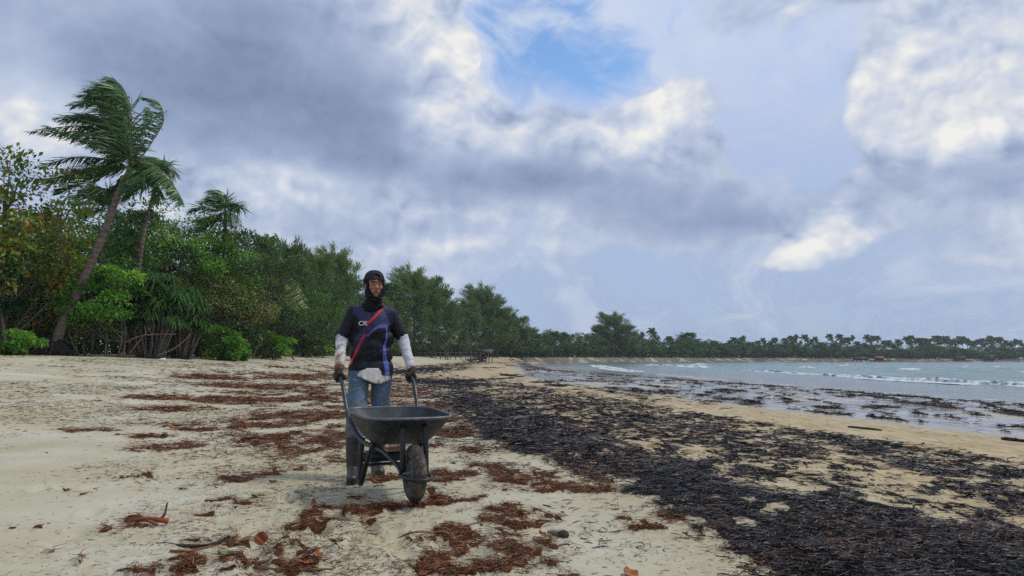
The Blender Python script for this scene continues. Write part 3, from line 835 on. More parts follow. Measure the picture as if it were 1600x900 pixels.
def broadleaf(seed, h=7.0, rx=3.0, ry=2.6, base=.25, clumps=34, per=150, leaf=.20, trunk_r=.11, wind=-.08, tint0=.45, spread=.21, stems=1, hollow=.55, redtop=0.0):
    """trunk mesh, crown mesh; crown spans base*h..h"""
    rng = np.random.default_rng(seed)
    cz = h * (base + 1) / 2; rz = h * (1 - base) / 2
    u = unit(rng, clumps * 3)
    rr = rng.uniform(hollow ** 3, 1, len(u)) ** (1 / 3)
    c = u * rr[:, None]
    c = c[c[:, 2] > -.92][:clumps]
    wob = 1 + .30 * (rng.uniform(-1, 1, len(c)))
    C = np.stack([c[:, 0] * rx * wob, c[:, 1] * ry * wob, cz + c[:, 2] * rz * np.where(c[:, 2] > 0, .72 + .28 * wob, 1)], 1)
    C[:, 2] = np.minimum(C[:, 2], h - .18 * min(rx, rz)); C[:, 0] += wind * (C[:, 2] - h * base)
    g = Geo()
    for s in range(stems):
        a = rng.uniform(0, 2 * np.pi); off = 0 if stems == 1 else rx * rng.uniform(.15, .75)
        b0 = np.array([math.cos(a) * off, math.sin(a) * off * .6, -.15])
        top = np.array([b0[0] * .7 + wind * h * .5, b0[1] * .7, h * (base + .45)])
        mid = (b0 + top) / 2 + np.array([rng.normal(0, .10 * h * .5), rng.normal(0, .05 * h), 0])
        tr = resample([b0, mid, top], 8)
        g.tube(tr, np.linspace(trunk_r * (1 if stems == 1 else .55), trunk_r * .35, 8), 7)
        lim = range(s, len(C), stems)
        for k in list(lim)[:14]:
            t0 = tr[min(7, 2 + int(rng.integers(0, 5)))]
            q = resample([t0, (t0 + C[k]) / 2 + np.array([0, 0, -.08 * h * rng.uniform(0, 1)]), C[k]], 5)
            g.tube(q, np.linspace(trunk_r * .38, trunk_r * .10, 5), 5)
    n = len(C) * per
    ci = np.repeat(np.arange(len(C)), per)
    cr = rng.uniform(.24, .44, len(C)) * min(rx, ry, rz * 1.3)
    d = unit(rng, n); d[:, 2] = np.abs(d[:, 2]) * rng.choice([1, 1, 1, -.6], n)
    rad = rng.uniform(.25, 1, n) ** .5
    pos = C[ci] + d * (cr[ci] * rad)[:, None] * np.array([1.15, 1.1, .72])
    out = (pos - np.array([wind * h * .4, 0, cz])); out /= np.linalg.norm(out, axis=1)[:, None]
    nrm = out * .5 + np.array([0, 0, .7]) + rng.normal(0, .45, (n, 3))
    D = d * .6 + out * .5 + rng.normal(0, .5, (n, 3)) + np.array([wind * 2, 0, -.25])
    L = leaf * rng.uniform(.6, 1.35, n)
    V, Q = leaf_quads(pos, D, nrm, L, L * rng.uniform(.42, .62, n))
    ct = rng.normal(0, spread, len(C))
    t = tint0 + ct[ci] + rng.normal(0, .10, n) + redtop * rng.uniform(0, 1, n) ** 3
    return g.mesh("trunk"), mesh_np("crown", V, Q, {"tint": np.repeat(np.clip(t, 0, 1), 4)}, smooth=False)

def casuarina(seed, h=15.0, r=3.0, branches=92, per=105, strip=1.05, wd=.075, wind=-.25, tint0=.45):
    rng = np.random.default_rng(seed); g = Geo()
    tr = resample([(0, 0, -.3), (rng.normal(0, .2), rng.normal(0, .2), h * .4), (wind * h * .06, 0, h * .75), (wind * h * .22, 0, h * .985)], 14)
    g.tube(tr, np.linspace(.20, .025, 14), 6)
    VV, TT = [], []
    for b in range(branches):
        f = rng.uniform(.05, .97) ** .9
        i = f * 13; k = int(i); p0 = tr[k] + (tr[min(k + 1, 13)] - tr[k]) * (i - k)
        a = rng.uniform(0, 2 * np.pi)
        ln = r * (1.15 - .80 * f) * rng.uniform(.45, 1.2) + .35
        rise = rng.uniform(.5, 1.5) * ln
        p2 = p0 + np.array([math.cos(a) * ln + wind * ln * .8, math.sin(a) * ln * .9, rise])
        p1 = p0 * .45 + p2 * .55 + np.array([0, 0, -.10 * ln])
        q = resample([p0, p1, p2], 6)
        g.tube(q, np.linspace(.045, .012, 6) * (1.2 - .6 * f), 4)
        s = rng.uniform(.25, 1.05, per) ** .8
        ii = np.clip(s, 0, .999) * 5; kk = ii.astype(int)
        pos = q[kk] + (q[np.minimum(kk + 1, 5)] - q[kk]) * (ii - kk)[:, None] + rng.normal(0, .16 * (1 + ln * .12), (per, 3))
        bd = p2 - p1; bd /= np.linalg.norm(bd)
        D = bd * .65 + np.array([wind * 1.3, 0, -.30]) + rng.normal(0, .42, (per, 3))
        D[s > .7] += bd * .9 + np.array([wind * .8, 0, .45])
        L = strip * rng.uniform(.5, 1.25, per) * (1 - .3 * f)
        V, _ = leaf_quads(pos, D, unit(rng, per), L, np.full(per, wd))
        VV.append(V); TT.append(np.repeat(np.clip(tint0 + rng.normal(0, .14) + .12 * (f - .5) + rng.normal(0, .1, per), 0, 1), 4))
    V = np.vstack(VV)
    return g.mesh("trunk"), mesh_np("crown", V, np.arange(len(V)).reshape(-1, 4), {"tint": np.concatenate(TT)}, smooth=False)

WIND = np.array([-1.0, .1, .12])
def frond_geo(path, rng, pairs=44, ll=.75, lw=.075, wind=.75, rib=.028, droop=.35, tint0=.42, sweep=.5):
    """one frond: rib tube verts and leaflet verts"""
    q = resample(path, 16)
    rv = tube(q, np.linspace(rib, .006, 16), 5)
    s = np.repeat(np.linspace(.10, .995, pairs), 2); sg = np.tile([1., -1.], pairs)
    n = len(s); i = s * 15; k = np.minimum(i.astype(int), 14); f = (i - k)[:, None]
    pos = q[k] * (1 - f) + q[k + 1] * f
    T = q[k + 1] - q[k]; T /= np.linalg.norm(T, axis=1)[:, None]
    S = np.cross(T, [0, 0, 1.0]); S /= np.linalg.norm(S, axis=1)[:, None] + 1e-6
    D = S * sg[:, None] * .75 + T * sweep + WIND * wind + np.array([0, 0, -droop]) + rng.normal(0, .20, (n, 3))
    D /= np.linalg.norm(D, axis=1)[:, None]
    L = ll * (np.sin(np.pi * np.clip(s * .86 + .12, 0, 1)) ** .55 + .1) * rng.uniform(.8, 1.15, n)
    W = lw * rng.uniform(.75, 1.2, n)
    up = np.cross(D, T); up /= np.linalg.norm(up, axis=1)[:, None] + 1e-6
    D2 = D + WIND * wind * .35 + np.array([0, 0, -droop * .6]) + rng.normal(0, .08, (n, 3)); D2 /= np.linalg.norm(D2, axis=1)[:, None]
    a = pos; b = pos + D * (L * .55)[:, None]; c = b + D2 * (L * .45)[:, None]
    sd = np.cross(D, up); sd /= np.linalg.norm(sd, axis=1)[:, None] + 1e-6
    w = W[:, None] * .5
    V = np.stack([a - sd * w * .6, a + sd * w * .6, b + sd * w, b - sd * w, c + sd * w * .12, c - sd * w * .12], 1).reshape(-1, 3)
    base = (np.arange(n) * 6)[:, None]
    Q = np.vstack([base + [0, 1, 2, 3], base + [3, 2, 4, 5]])
    t = np.repeat(np.clip(tint0 + rng.normal(0, .10, n), 0, 1), 6)
    return rv, (V, Q, t)

def add_frond(root, path, rng, name="frond", mat=None, **kw):
    rv, (V, Q, t) = frond_geo(path, rng, **kw)
    fr = link(name, mesh_np(name, V, Q, {"tint": t}, smooth=False), mat or M_PALM, root)
    link("rib", Geo().add(*rv).mesh("rib"), M_RACH, fr)
    return fr

def px_world(px, py, Y):
    """world point at depth Y seen at a pixel"""
    d = ray(px, py); s = Y / d.y
    return np.array([d.x * s, Y, CAMZ + d.z * s])

def palm(label, Y, base_px, trunk_px, crown_px, fronds, seed, r0=.20, r1=.11, pairs=84, ll=.8, nuts=0, rings=True, lw=.058, group=None, wind=.6):
    """coconut palm leaning in the wind; pixel outlines are taken at its own depth Y"""
    rng = np.random.default_rng(seed)
    b = px_world(*base_px, Y); b[2] = ground_z(b[0], b[1]) - .05
    root = empty("coconut_palm", b)
    tag(root, label, "palm tree", group)
    pts = [np.zeros(3)] + [px_world(x, y, Y + dy) - b for (x, y, dy) in trunk_px] + [px_world(*crown_px, Y) - b]
    q = resample(pts, 60)
    r = np.linspace(r0, r1, 60) * (1 + .9 * np.exp(-np.linspace(0, 1, 60) / .04))
    if rings: r = r * (1 + .045 * np.sign(np.sin(np.arange(60) * 1.57)) + rng.normal(0, .02, 60))
    Geo().tube(q, r, 10).build("trunk", M_PBARK, root)
    c = pts[-1]
    for fr in fronds:
        pl, dys = fr[0], fr[1]
        kw = dict(pairs=pairs, ll=ll, lw=lw, wind=wind); kw.update(fr[2] if len(fr) > 2 else {})
        k = len(pl)
        path = [c] + [px_world(x, y, Y + dys * (i + 1) / k) - b for i, (x, y) in enumerate(pl)]
        add_frond(root, path, rng, **kw)
    for k in range(nuts):
        a = k * 2.3 + .5
        Geo().ball(c + np.array([math.cos(a) * .30, math.sin(a) * .28 - .1, -.35 - .22 * (k % 3)]), (.13, .13, .17)).build("coconut", M_NUT, root)
    return root

# the tall leaning palm at the left
main_palm = palm("tall coconut palm leaning right over the beach, its fronds blown left", 34.0, (84, 552), [(96, 510, 0), (125, 448, 0), (158, 375, 0), (186, 300, 0)], (205, 262), [
    ([(206, 215), (204, 170), (193, 138), (176, 122)], .3, dict(ll=1.25)), ([(200, 215), (188, 170), (165, 142), (140, 140)], -.6, dict(ll=1.15)),
    ([(190, 225), (165, 190), (135, 178), (98, 190)], -1.2, dict(ll=1.05)), ([(185, 232), (160, 205), (120, 196), (45, 206)], -.4, dict(ll=.85)),
    ([(178, 238), (150, 222), (115, 212), (72, 196)], .8, dict(ll=.9)), ([(196, 222), (178, 178), (150, 158), (112, 165)], 1.2, dict(ll=1.1)), ([(203, 210), (197, 165), (186, 150), (150, 128)], 1.6, dict(ll=1.1)),
    ([(222, 245), (242, 215), (256, 188), (248, 160), (222, 152)], .5, dict(ll=.62)), ([(215, 240), (226, 205), (238, 185), (232, 168)], 1.4, dict(ll=.6)),
    ([(185, 264), (155, 276), (120, 290), (92, 304)], -.9, dict(ll=1.0, droop=.1)), ([(180, 252), (150, 246), (110, 246), (62, 262)], .6, dict(ll=1.0)), ([(175, 258), (140, 262), (105, 275), (60, 280)], 1.4, dict(ll=.9)),
    ([(218, 258), (226, 275), (220, 292), (202, 306)], -.8, dict(ll=.85, droop=.5)), ([(235, 262), (258, 276), (276, 296), (288, 320)], -.3, dict(ll=.72)), ([(228, 266), (245, 284), (250, 302), (244, 318)], .7, dict(ll=.6)),
    ([(192, 285), (180, 300), (176, 318)], .6, dict(ll=.6, droop=.6)),
    ([(198, 218), (182, 175), (158, 150), (126, 148)], .2, dict(ll=1.2)), ([(192, 228), (170, 196), (142, 184), (85, 184)], .3, dict(ll=1.1)), ([(204, 208), (201, 168), (190, 142), (160, 130)], -1.0, dict(ll=1.2)),
    ([(184, 240), (160, 216), (128, 206), (62, 208)], -1.4, dict(ll=1.0)), ([(182, 262), (152, 262), (118, 268), (78, 285)], -.2, dict(ll=1.1)), ([(225, 255), (246, 262), (266, 280), (274, 308)], .4, dict(ll=.8)),
    ([(206, 280), (208, 295), (196, 312)], -.3, dict(ll=.7, droop=.7)),
], 11, .235, .13, nuts=6)
# root bole undercut by the sea
rb = np.random.default_rng(8); bb = Geo()
for k in range(46):
    a = rb.uniform(0, 2 * np.pi); rr_ = rb.uniform(.05, .5); ln = rb.uniform(.35, 1.25)
    p0 = np.array([math.cos(a) * rr_ * .5, math.sin(a) * rr_ * .5, .55 * rb.uniform(.2, 1)])
    p2 = p0 + np.array([math.cos(a) * ln - .35, math.sin(a) * ln * .7, 0]); p2[2] = -.12
    bb.tube(resample([p0, (p0 + p2) / 2 + np.array([0, 0, .12]), p2], 6), np.linspace(.11, .03, 6) * rb.uniform(.6, 1.2), 6)
bb.ball((-.1, 0, .12), (.55, .45, .42), nu=20, nv=12)
bole = bb.build("root_bole", M_ROOT, main_palm); bole.scale = (1.5, 1.3, 1.45)

def fan(cx, cy, lefts, seed, Rr=34, up=1.0, n=9):
    """wind-blown crown outline round a pixel centre, for the palms farther back"""
    rng = np.random.default_rng(seed); out = []
    for k in range(n):
        a = math.radians(np.interp(k, [0, n - 1], [-35, 235]) + rng.normal(0, 8))
        l = Rr * rng.uniform(.75, 1.15)
        x1, y1 = cx + math.cos(a) * l * .5, cy - math.sin(a) * l * .5 * up
        x2, y2 = cx + math.cos(a) * l * .85 - l * .18, cy - math.sin(a) * l * .8 * up
        x3, y3 = cx + math.cos(a) * l - l * lefts, cy - math.sin(a) * l * .85 * up + l * .16
        out.append(([(x1, y1), (x2, y2), (x3, y3)], float(rng.normal(0, 1.2))))
    return out
palm("slender coconut palm behind the tall leaning palm, crown just right of it", 41, (205, 545), [(222, 380, 0)], (250, 268), fan(250, 266, .45, 21, 30, n=12), 21, .14, .09, 54, .85)
palm("coconut palm whose blown crown stands above the green trees", 47, (352, 545), [(352, 430, 0)], (352, 330), fan(350, 330, .4, 22, 36, n=13), 22, .15, .10, 54, .9, nuts=3)
palm("coconut palm half hidden behind the leaning trunk of the tall palm", 44, (150, 545), [(160, 420, 0)], (172, 325), fan(165, 318, .45, 23, 34, n=11), 23, .15, .10, 54, .9)
palm("low young palm with pale drooping fronds in front of the dark trees", 55, (434, 548), [(434, 480, 0)], (432, 440), [
    ([(445, 430), (462, 440), (480, 468)], -1.0), ([(448, 442), (466, 456), (480, 480)], -1.6, dict(tint0=.85)), ([(446, 448), (458, 466), (464, 490)], -1.0, dict(tint0=.8)),
    ([(425, 415), (412, 395), (392, 385)], .4), ([(436, 410), (440, 385), (432, 365)], .6), ([(420, 430), (405, 425), (388, 440)], -.5), ([(426, 450), (416, 465), (410, 485)], -.6), ([(440, 420), (452, 402), (470, 398)], .8)],
    24, .13, .09, 32, .8, wind=.4)
palm("small palm with grey drooping fronds under the feathery trees", 122, (700, 556), [(700, 542, 0)], (703, 528), fan(703, 528, .15, 25, 18), 25, .12, .08, 22, .9, wind=.2, lw=.09)

# --- broadleaf trees and shrubs of the strand forest: one entry per plant
SPEC = {
    'almond': dict(mat=M_ALMOND, name="sea_almond_tree", cat="tree"), 'green': dict(mat=M_GREEN, name="broadleaf_tree", cat="tree"),
    'bright': dict(mat=M_BRIGHT, name="leafy_shrub", cat="shrub"), 'olive': dict(mat=M_OLIVE, name="broadleaf_tree", cat="tree"), 'dark': dict(mat=M_DARK, name="broadleaf_tree", cat="tree"),
}
def plant(kind, px, Y, top, wpx, label, seed, base=.22, clumps=34, per=150, leaf=.2, stems=1, tint0=.45, group=None, depth=.85, **kw):
    x = at(px, Y); z0 = ground_z(x, Y)
    h = px_world(px, top, Y)[2] - z0
    sp = SPEC[kind]
    root = tag(empty(sp['name'], (x, Y, z0)), label, sp['cat'], group)
    w = wpx / F * Y / 2 * .95
    t, c = broadleaf(seed, h, w, w * depth, base, clumps, per, leaf, trunk_r=.03 + .016 * h, stems=stems, tint0=tint0, **kw)
    link("trunk", t, M_BARK, root); link("crown", c, sp['mat'], root)
    return root

NEARP = [
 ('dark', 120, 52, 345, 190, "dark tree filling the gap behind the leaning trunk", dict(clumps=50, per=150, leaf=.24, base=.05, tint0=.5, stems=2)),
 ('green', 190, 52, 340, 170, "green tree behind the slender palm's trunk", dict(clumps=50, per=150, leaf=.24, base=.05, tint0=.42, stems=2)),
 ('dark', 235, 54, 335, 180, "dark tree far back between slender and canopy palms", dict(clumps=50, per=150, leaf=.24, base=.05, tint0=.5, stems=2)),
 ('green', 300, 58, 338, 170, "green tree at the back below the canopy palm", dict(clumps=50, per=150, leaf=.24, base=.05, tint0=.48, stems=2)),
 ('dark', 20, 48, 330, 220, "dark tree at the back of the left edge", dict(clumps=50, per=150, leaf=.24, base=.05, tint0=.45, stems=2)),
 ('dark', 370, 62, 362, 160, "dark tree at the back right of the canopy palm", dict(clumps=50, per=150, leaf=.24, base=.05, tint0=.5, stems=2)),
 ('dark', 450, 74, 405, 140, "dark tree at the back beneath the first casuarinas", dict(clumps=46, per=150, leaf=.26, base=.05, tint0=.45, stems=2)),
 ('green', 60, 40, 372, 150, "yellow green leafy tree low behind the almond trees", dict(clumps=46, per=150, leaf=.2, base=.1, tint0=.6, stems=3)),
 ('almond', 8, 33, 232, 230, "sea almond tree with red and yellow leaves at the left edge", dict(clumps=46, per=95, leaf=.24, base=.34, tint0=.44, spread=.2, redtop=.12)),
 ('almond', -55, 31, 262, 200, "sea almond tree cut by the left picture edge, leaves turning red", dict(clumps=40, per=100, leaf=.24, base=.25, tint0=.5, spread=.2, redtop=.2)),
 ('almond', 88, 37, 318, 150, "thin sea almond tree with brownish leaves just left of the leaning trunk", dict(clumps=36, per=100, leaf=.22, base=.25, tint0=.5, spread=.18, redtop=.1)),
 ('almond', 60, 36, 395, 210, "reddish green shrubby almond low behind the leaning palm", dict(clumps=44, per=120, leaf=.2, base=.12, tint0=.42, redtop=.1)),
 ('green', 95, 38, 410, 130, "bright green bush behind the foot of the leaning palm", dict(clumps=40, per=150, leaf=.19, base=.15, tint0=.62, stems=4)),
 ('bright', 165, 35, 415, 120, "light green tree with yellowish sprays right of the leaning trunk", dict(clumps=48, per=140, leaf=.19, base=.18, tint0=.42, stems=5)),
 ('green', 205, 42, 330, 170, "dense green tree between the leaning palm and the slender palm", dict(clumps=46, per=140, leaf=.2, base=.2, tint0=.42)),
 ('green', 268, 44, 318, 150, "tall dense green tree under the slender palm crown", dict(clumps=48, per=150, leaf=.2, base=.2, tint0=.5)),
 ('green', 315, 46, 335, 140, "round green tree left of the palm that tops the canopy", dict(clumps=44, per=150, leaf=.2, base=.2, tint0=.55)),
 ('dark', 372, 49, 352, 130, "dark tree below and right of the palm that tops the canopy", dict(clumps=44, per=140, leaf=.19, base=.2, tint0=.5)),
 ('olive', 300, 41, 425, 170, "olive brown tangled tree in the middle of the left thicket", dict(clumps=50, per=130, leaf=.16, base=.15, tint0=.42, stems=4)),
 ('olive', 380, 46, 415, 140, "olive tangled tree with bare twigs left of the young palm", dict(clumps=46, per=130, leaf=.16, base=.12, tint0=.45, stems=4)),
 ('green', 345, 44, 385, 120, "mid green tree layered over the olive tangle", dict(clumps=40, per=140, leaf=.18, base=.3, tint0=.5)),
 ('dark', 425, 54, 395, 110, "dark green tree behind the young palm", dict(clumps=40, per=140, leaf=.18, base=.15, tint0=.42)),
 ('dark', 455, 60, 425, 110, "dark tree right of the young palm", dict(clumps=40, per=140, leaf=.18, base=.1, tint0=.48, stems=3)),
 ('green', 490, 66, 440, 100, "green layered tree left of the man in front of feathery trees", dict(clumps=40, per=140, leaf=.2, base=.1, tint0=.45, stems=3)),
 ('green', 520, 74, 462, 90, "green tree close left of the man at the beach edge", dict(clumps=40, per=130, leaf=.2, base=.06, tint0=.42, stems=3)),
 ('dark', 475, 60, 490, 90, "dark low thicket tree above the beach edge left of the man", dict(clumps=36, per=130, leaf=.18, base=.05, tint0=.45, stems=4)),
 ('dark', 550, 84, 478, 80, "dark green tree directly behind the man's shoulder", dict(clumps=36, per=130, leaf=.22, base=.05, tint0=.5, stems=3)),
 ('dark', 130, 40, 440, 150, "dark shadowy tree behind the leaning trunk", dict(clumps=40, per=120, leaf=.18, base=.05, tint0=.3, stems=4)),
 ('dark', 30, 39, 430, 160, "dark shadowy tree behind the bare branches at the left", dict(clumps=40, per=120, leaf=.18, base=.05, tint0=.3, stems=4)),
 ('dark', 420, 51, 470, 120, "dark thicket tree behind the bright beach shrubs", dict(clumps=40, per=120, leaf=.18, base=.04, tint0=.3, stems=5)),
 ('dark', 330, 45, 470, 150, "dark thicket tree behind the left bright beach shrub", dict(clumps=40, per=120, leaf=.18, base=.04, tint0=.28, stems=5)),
 ('bright', 28, 31.5, 520, 72, "small bright green shrub beside the root bole of the leaning palm", dict(clumps=26, per=110, leaf=.15, base=.02, tint0=.5, stems=5)),
 ('bright', 352, 40.5, 512, 66, "bright green beach shrub, left one of the pair before the thicket", dict(clumps=28, per=120, leaf=.17, base=.0, tint0=.45, stems=5)),
 ('bright', 426, 47.5, 518, 56, "bright green beach shrub, right one of the pair before the thicket", dict(clumps=26, per=110, leaf=.17, base=.0, tint0=.42, stems=5)),
 ('bright', 375, 42, 538, 40, "tiny bright shrub at the right foot of the left beach shrub", dict(clumps=14, per=90, leaf=.15, base=.0, tint0=.4, stems=3)),
 ('green', 505, 64, 530, 50, "low green shrub at the sand edge left of the man", dict(clumps=18, per=100, leaf=.18, base=.0, tint0=.4, stems=4)),
]
for k, (kind, px, Y, top, wpx, label, kw) in enumerate(NEARP):
    plant(kind, px, Y, top, wpx, label, 300 + k, **kw)

# --- pandanus thickets
def pandanus(px, Y, top, wpx, label, seed, heads=26):
    rng = np.random.default_rng(seed); x = at(px, Y); z0 = ground_z(x, Y); h = px_world(px, top, Y)[2] - z0; w = wpx / F * Y / 2
    root = tag(empty("pandanus_shrub", (x, Y, z0)), label, "shrub")
    g = Geo(); VV, QQ, TT, n0 = [], [], [], 0
    for k in range(heads):
        a = rng.uniform(0, 2 * np.pi); r = w * .78 * rng.uniform(.1, 1) ** .5; f = rng.uniform(.35, .9)
        c = np.array([math.cos(a) * r, math.sin(a) * r * .7, h * f * (1 - .35 * (r / w) ** 2)])
        b = np.array([c[0] * .35, c[1] * .35, -.1])
        g.tube(resample([b, (b + c) / 2 + rng.normal(0, .15, 3), c], 6), np.linspace(.06, .04, 6), 6)
        m = 60; th = rng.uniform(0, 2 * np.pi, m); elv = rng.uniform(.05, 1.35, m); L = rng.uniform(.6, 1.05, m)
        d = np.stack([np.cos(th) * np.cos(elv), np.sin(th) * np.cos(elv), np.sin(elv)], 1)
        S = np.stack([-np.sin(th), np.cos(th), 0 * th], 1); wdt = .030
        p1 = c + d * (L * .55)[:, None]; d2 = d * .75 + np.array([-.25, 0, -.85]); d2 /= np.linalg.norm(d2, axis=1)[:, None]; p2 = p1 + d2 * (L * .5)[:, None]
        V = np.stack([c - S * wdt, c + S * wdt, p1 + S * wdt * .8, p1 - S * wdt * .8, p2 + S * .008, p2 - S * .008], 1).reshape(-1, 3)
        base = (np.arange(m) * 6)[:, None] + n0
        QQ.append(np.vstack([base + [0, 1, 2, 3], base + [3, 2, 4, 5]])); VV.append(V); n0 += len(V)
        TT.append(np.repeat(np.clip(.45 + rng.normal(0, .12) + rng.normal(0, .12, m), 0, 1), 6))
    g.build("trunk", M_BARK, root)
    link("crown", mesh_np("crown", np.vstack(VV), np.vstack(QQ), {"tint": np.concatenate(TT)}, smooth=False), M_PAND, root)
pandanus(236, 36.5, 415, 105, "rounded pandanus thicket with long strap leaves, nearest the leaning palm", 41, 64)
pandanus(285, 38.5, 440, 90, "darker pandanus thicket right of the rounded one", 42, 48)
pandanus(-15, 33, 400, 120, "pandanus with strap leaves at the far left edge", 43, 22)

# bare leaning branches by the left edge, and poles in the thicket
def bare_branch(name, pts, r0, r1, label, mat=M_BARK):
    q = resample([np.array(p) for p in pts], 10)
    b = q[0].copy(); o = Geo().tube(q - b, np.linspace(r0, r1, 10), 7).build(name, mat); o.location = b
    tag(o, label, "branch"); return o
def pb(px, py, Y): return px_world(px, py, Y)
bare_branch("bare_trunk", [pb(10, 545, 32.5), pb(5, 510, 32.5), pb(0, 480, 32.6)], .07, .05, "pale bare trunk standing at the left edge behind the small shrub", M_PBARK)
bare_branch("bare_trunk", [pb(16, 528, 33), pb(30, 505, 33.2), pb(54, 470, 33.6)], .06, .03, "steeper of two pale bare stems leaning right at the left edge")
bare_branch("bare_trunk", [pb(18, 528, 32.8), pb(45, 503, 33), pb(76, 473, 33.4)], .06, .025, "flatter of two pale bare stems leaning right at the left edge")
bare_branch("fallen_branch", [pb(245, 556, 35), pb(275, 543, 35.2), pb(298, 522, 35.6)], .055, .02, "bare branch leaning out of the thicket onto the sand")
bare_branch("fallen_branch", [pb(195, 535, 35), pb(225, 524, 35.2), pb(275, 522, 35.6)], .05, .02, "bare horizontal branch under the rounded pandanus")
bare_branch("bare_trunk", [pb(203, 552, 35), pb(212, 540, 35), pb(235, 512, 35.4)], .05, .02, "thin bent stem under the rounded pandanus")
bare_branch("bare_trunk", [pb(144, 545, 34.6), pb(146, 525, 34.6), pb(147, 500, 34.8)], .04, .02, "thin upright pale stem right of the leaning trunk")

# --- dark undergrowth that closes the foot of the thicket
def undergrowth():
    rng = np.random.default_rng(91); n = 52000
    s = rng.uniform(0, 1, n) ** 1.25
    Yd = 28 + s * 170
    tx = np.interp(Yd, TL[:, 1], TL[:, 0])
    back = rng.uniform(.8, 8, n) * (1 + s)
    x = tx - back; y = Yd + back * .35
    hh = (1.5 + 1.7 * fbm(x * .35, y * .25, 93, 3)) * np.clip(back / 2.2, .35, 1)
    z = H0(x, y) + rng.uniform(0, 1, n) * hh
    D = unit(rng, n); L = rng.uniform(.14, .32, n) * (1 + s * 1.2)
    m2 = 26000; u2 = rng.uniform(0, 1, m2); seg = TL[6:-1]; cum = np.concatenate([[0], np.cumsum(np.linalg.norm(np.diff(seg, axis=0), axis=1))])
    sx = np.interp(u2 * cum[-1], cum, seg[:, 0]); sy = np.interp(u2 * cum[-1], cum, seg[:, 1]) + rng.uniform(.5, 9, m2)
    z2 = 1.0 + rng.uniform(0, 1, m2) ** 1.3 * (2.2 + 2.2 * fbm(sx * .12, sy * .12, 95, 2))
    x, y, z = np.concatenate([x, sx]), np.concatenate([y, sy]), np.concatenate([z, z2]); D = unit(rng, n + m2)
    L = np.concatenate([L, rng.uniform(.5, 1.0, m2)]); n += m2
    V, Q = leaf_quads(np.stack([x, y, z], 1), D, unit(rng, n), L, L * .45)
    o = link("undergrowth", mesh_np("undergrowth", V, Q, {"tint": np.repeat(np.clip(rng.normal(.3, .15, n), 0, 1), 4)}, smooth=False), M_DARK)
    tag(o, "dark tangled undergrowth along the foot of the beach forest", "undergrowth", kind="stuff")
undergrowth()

# --- casuarinas along the bay
CAS = [casuarina(501, 15, 2.9), casuarina(502, 15, 3.2, 100), casuarina(503, 15, 2.6, 90, wind=-.35), casuarina(504, 15, 3.6, 120, 105)]
def cas_tree(px, Y, top, wpx, label, v, rz=None, group=None):
    x = at(px, Y); z0 = float(H0(x, Y)); h = px_world(px, top, Y)[2] - z0
    root = tag(empty("casuarina_tree", (x, Y, z0), 0 if rz is None else rz), label, "tree", group)
    t, c = CAS[v]; s = wpx / F * Y / 2 / (2.9, 3.2, 2.6, 3.6)[v] * 1.15
    root.scale = (s, s, h / 16.6)
    link("trunk", t, None, root); link("crown", c, None, root)
for t, c in CAS: t.materials.append(M_BARK); c.materials.append(M_CAS)
CL = [
 (428, 62, 366, 60, "feathery casuarina behind the young palm", 2), (462, 70, 374, 66, "feathery casuarina, second right of the young palm", 0), (500, 78, 392, 74, "feathery casuarina with a blunt top left of the man", 1),
 (528, 86, 388, 80, "tallest casuarina left of the man, tips blown over", 3), (556, 96, 432, 70, "casuarina rising behind the man's head from the left", 0), (596, 108, 462, 60, "casuarina showing just right of the man's head", 1),
 (622, 113, 440, 60, "casuarina right of the man's shoulder, lower than its neighbour", 2), (648, 119, 418, 74, "tallest casuarina right of the man", 3), (676, 124, 428, 70, "casuarina with rounded top next to the tallest right of the man", 1),
 (697, 132, 446, 52, "narrow casuarina closing the tall clump right of the man", 0), (718, 139, 478, 46, "low casuarina in the gap between the two clumps", 2), (736, 148, 466, 50, "casuarina on the left side of the second clump", 1),
 (757, 156, 446, 64, "tallest casuarina of the second clump", 3), (778, 162, 462, 56, "casuarina right of the tallest in the second clump", 0), (798, 170, 480, 48, "thin casuarina sloping off the second clump", 2),
 (816, 178, 492, 44, "small casuarina near the end of the second clump", 1), (834, 188, 512, 40, "last low casuarina of the second clump", 0),
 (962, 236, 489, 52, "broad casuarina standing alone above the far trees", 3), (943, 233, 506, 36, "left shoulder tree of the broad lone casuarina", 1), (984, 240, 506, 40, "right shoulder tree of the broad lone casuarina", 0),
 (1081, 292, 519, 34, "pointed casuarina on the far shore right of the lone broad one", 2), (1100, 300, 534, 30, "low casuarina beside the pointed one on the far shore", 1),
]
for k, (px, Y, top, w, label, v) in enumerate(CL): cas_tree(px, Y, top, w, label, v, rz=(k * .35) % .8 - .4)

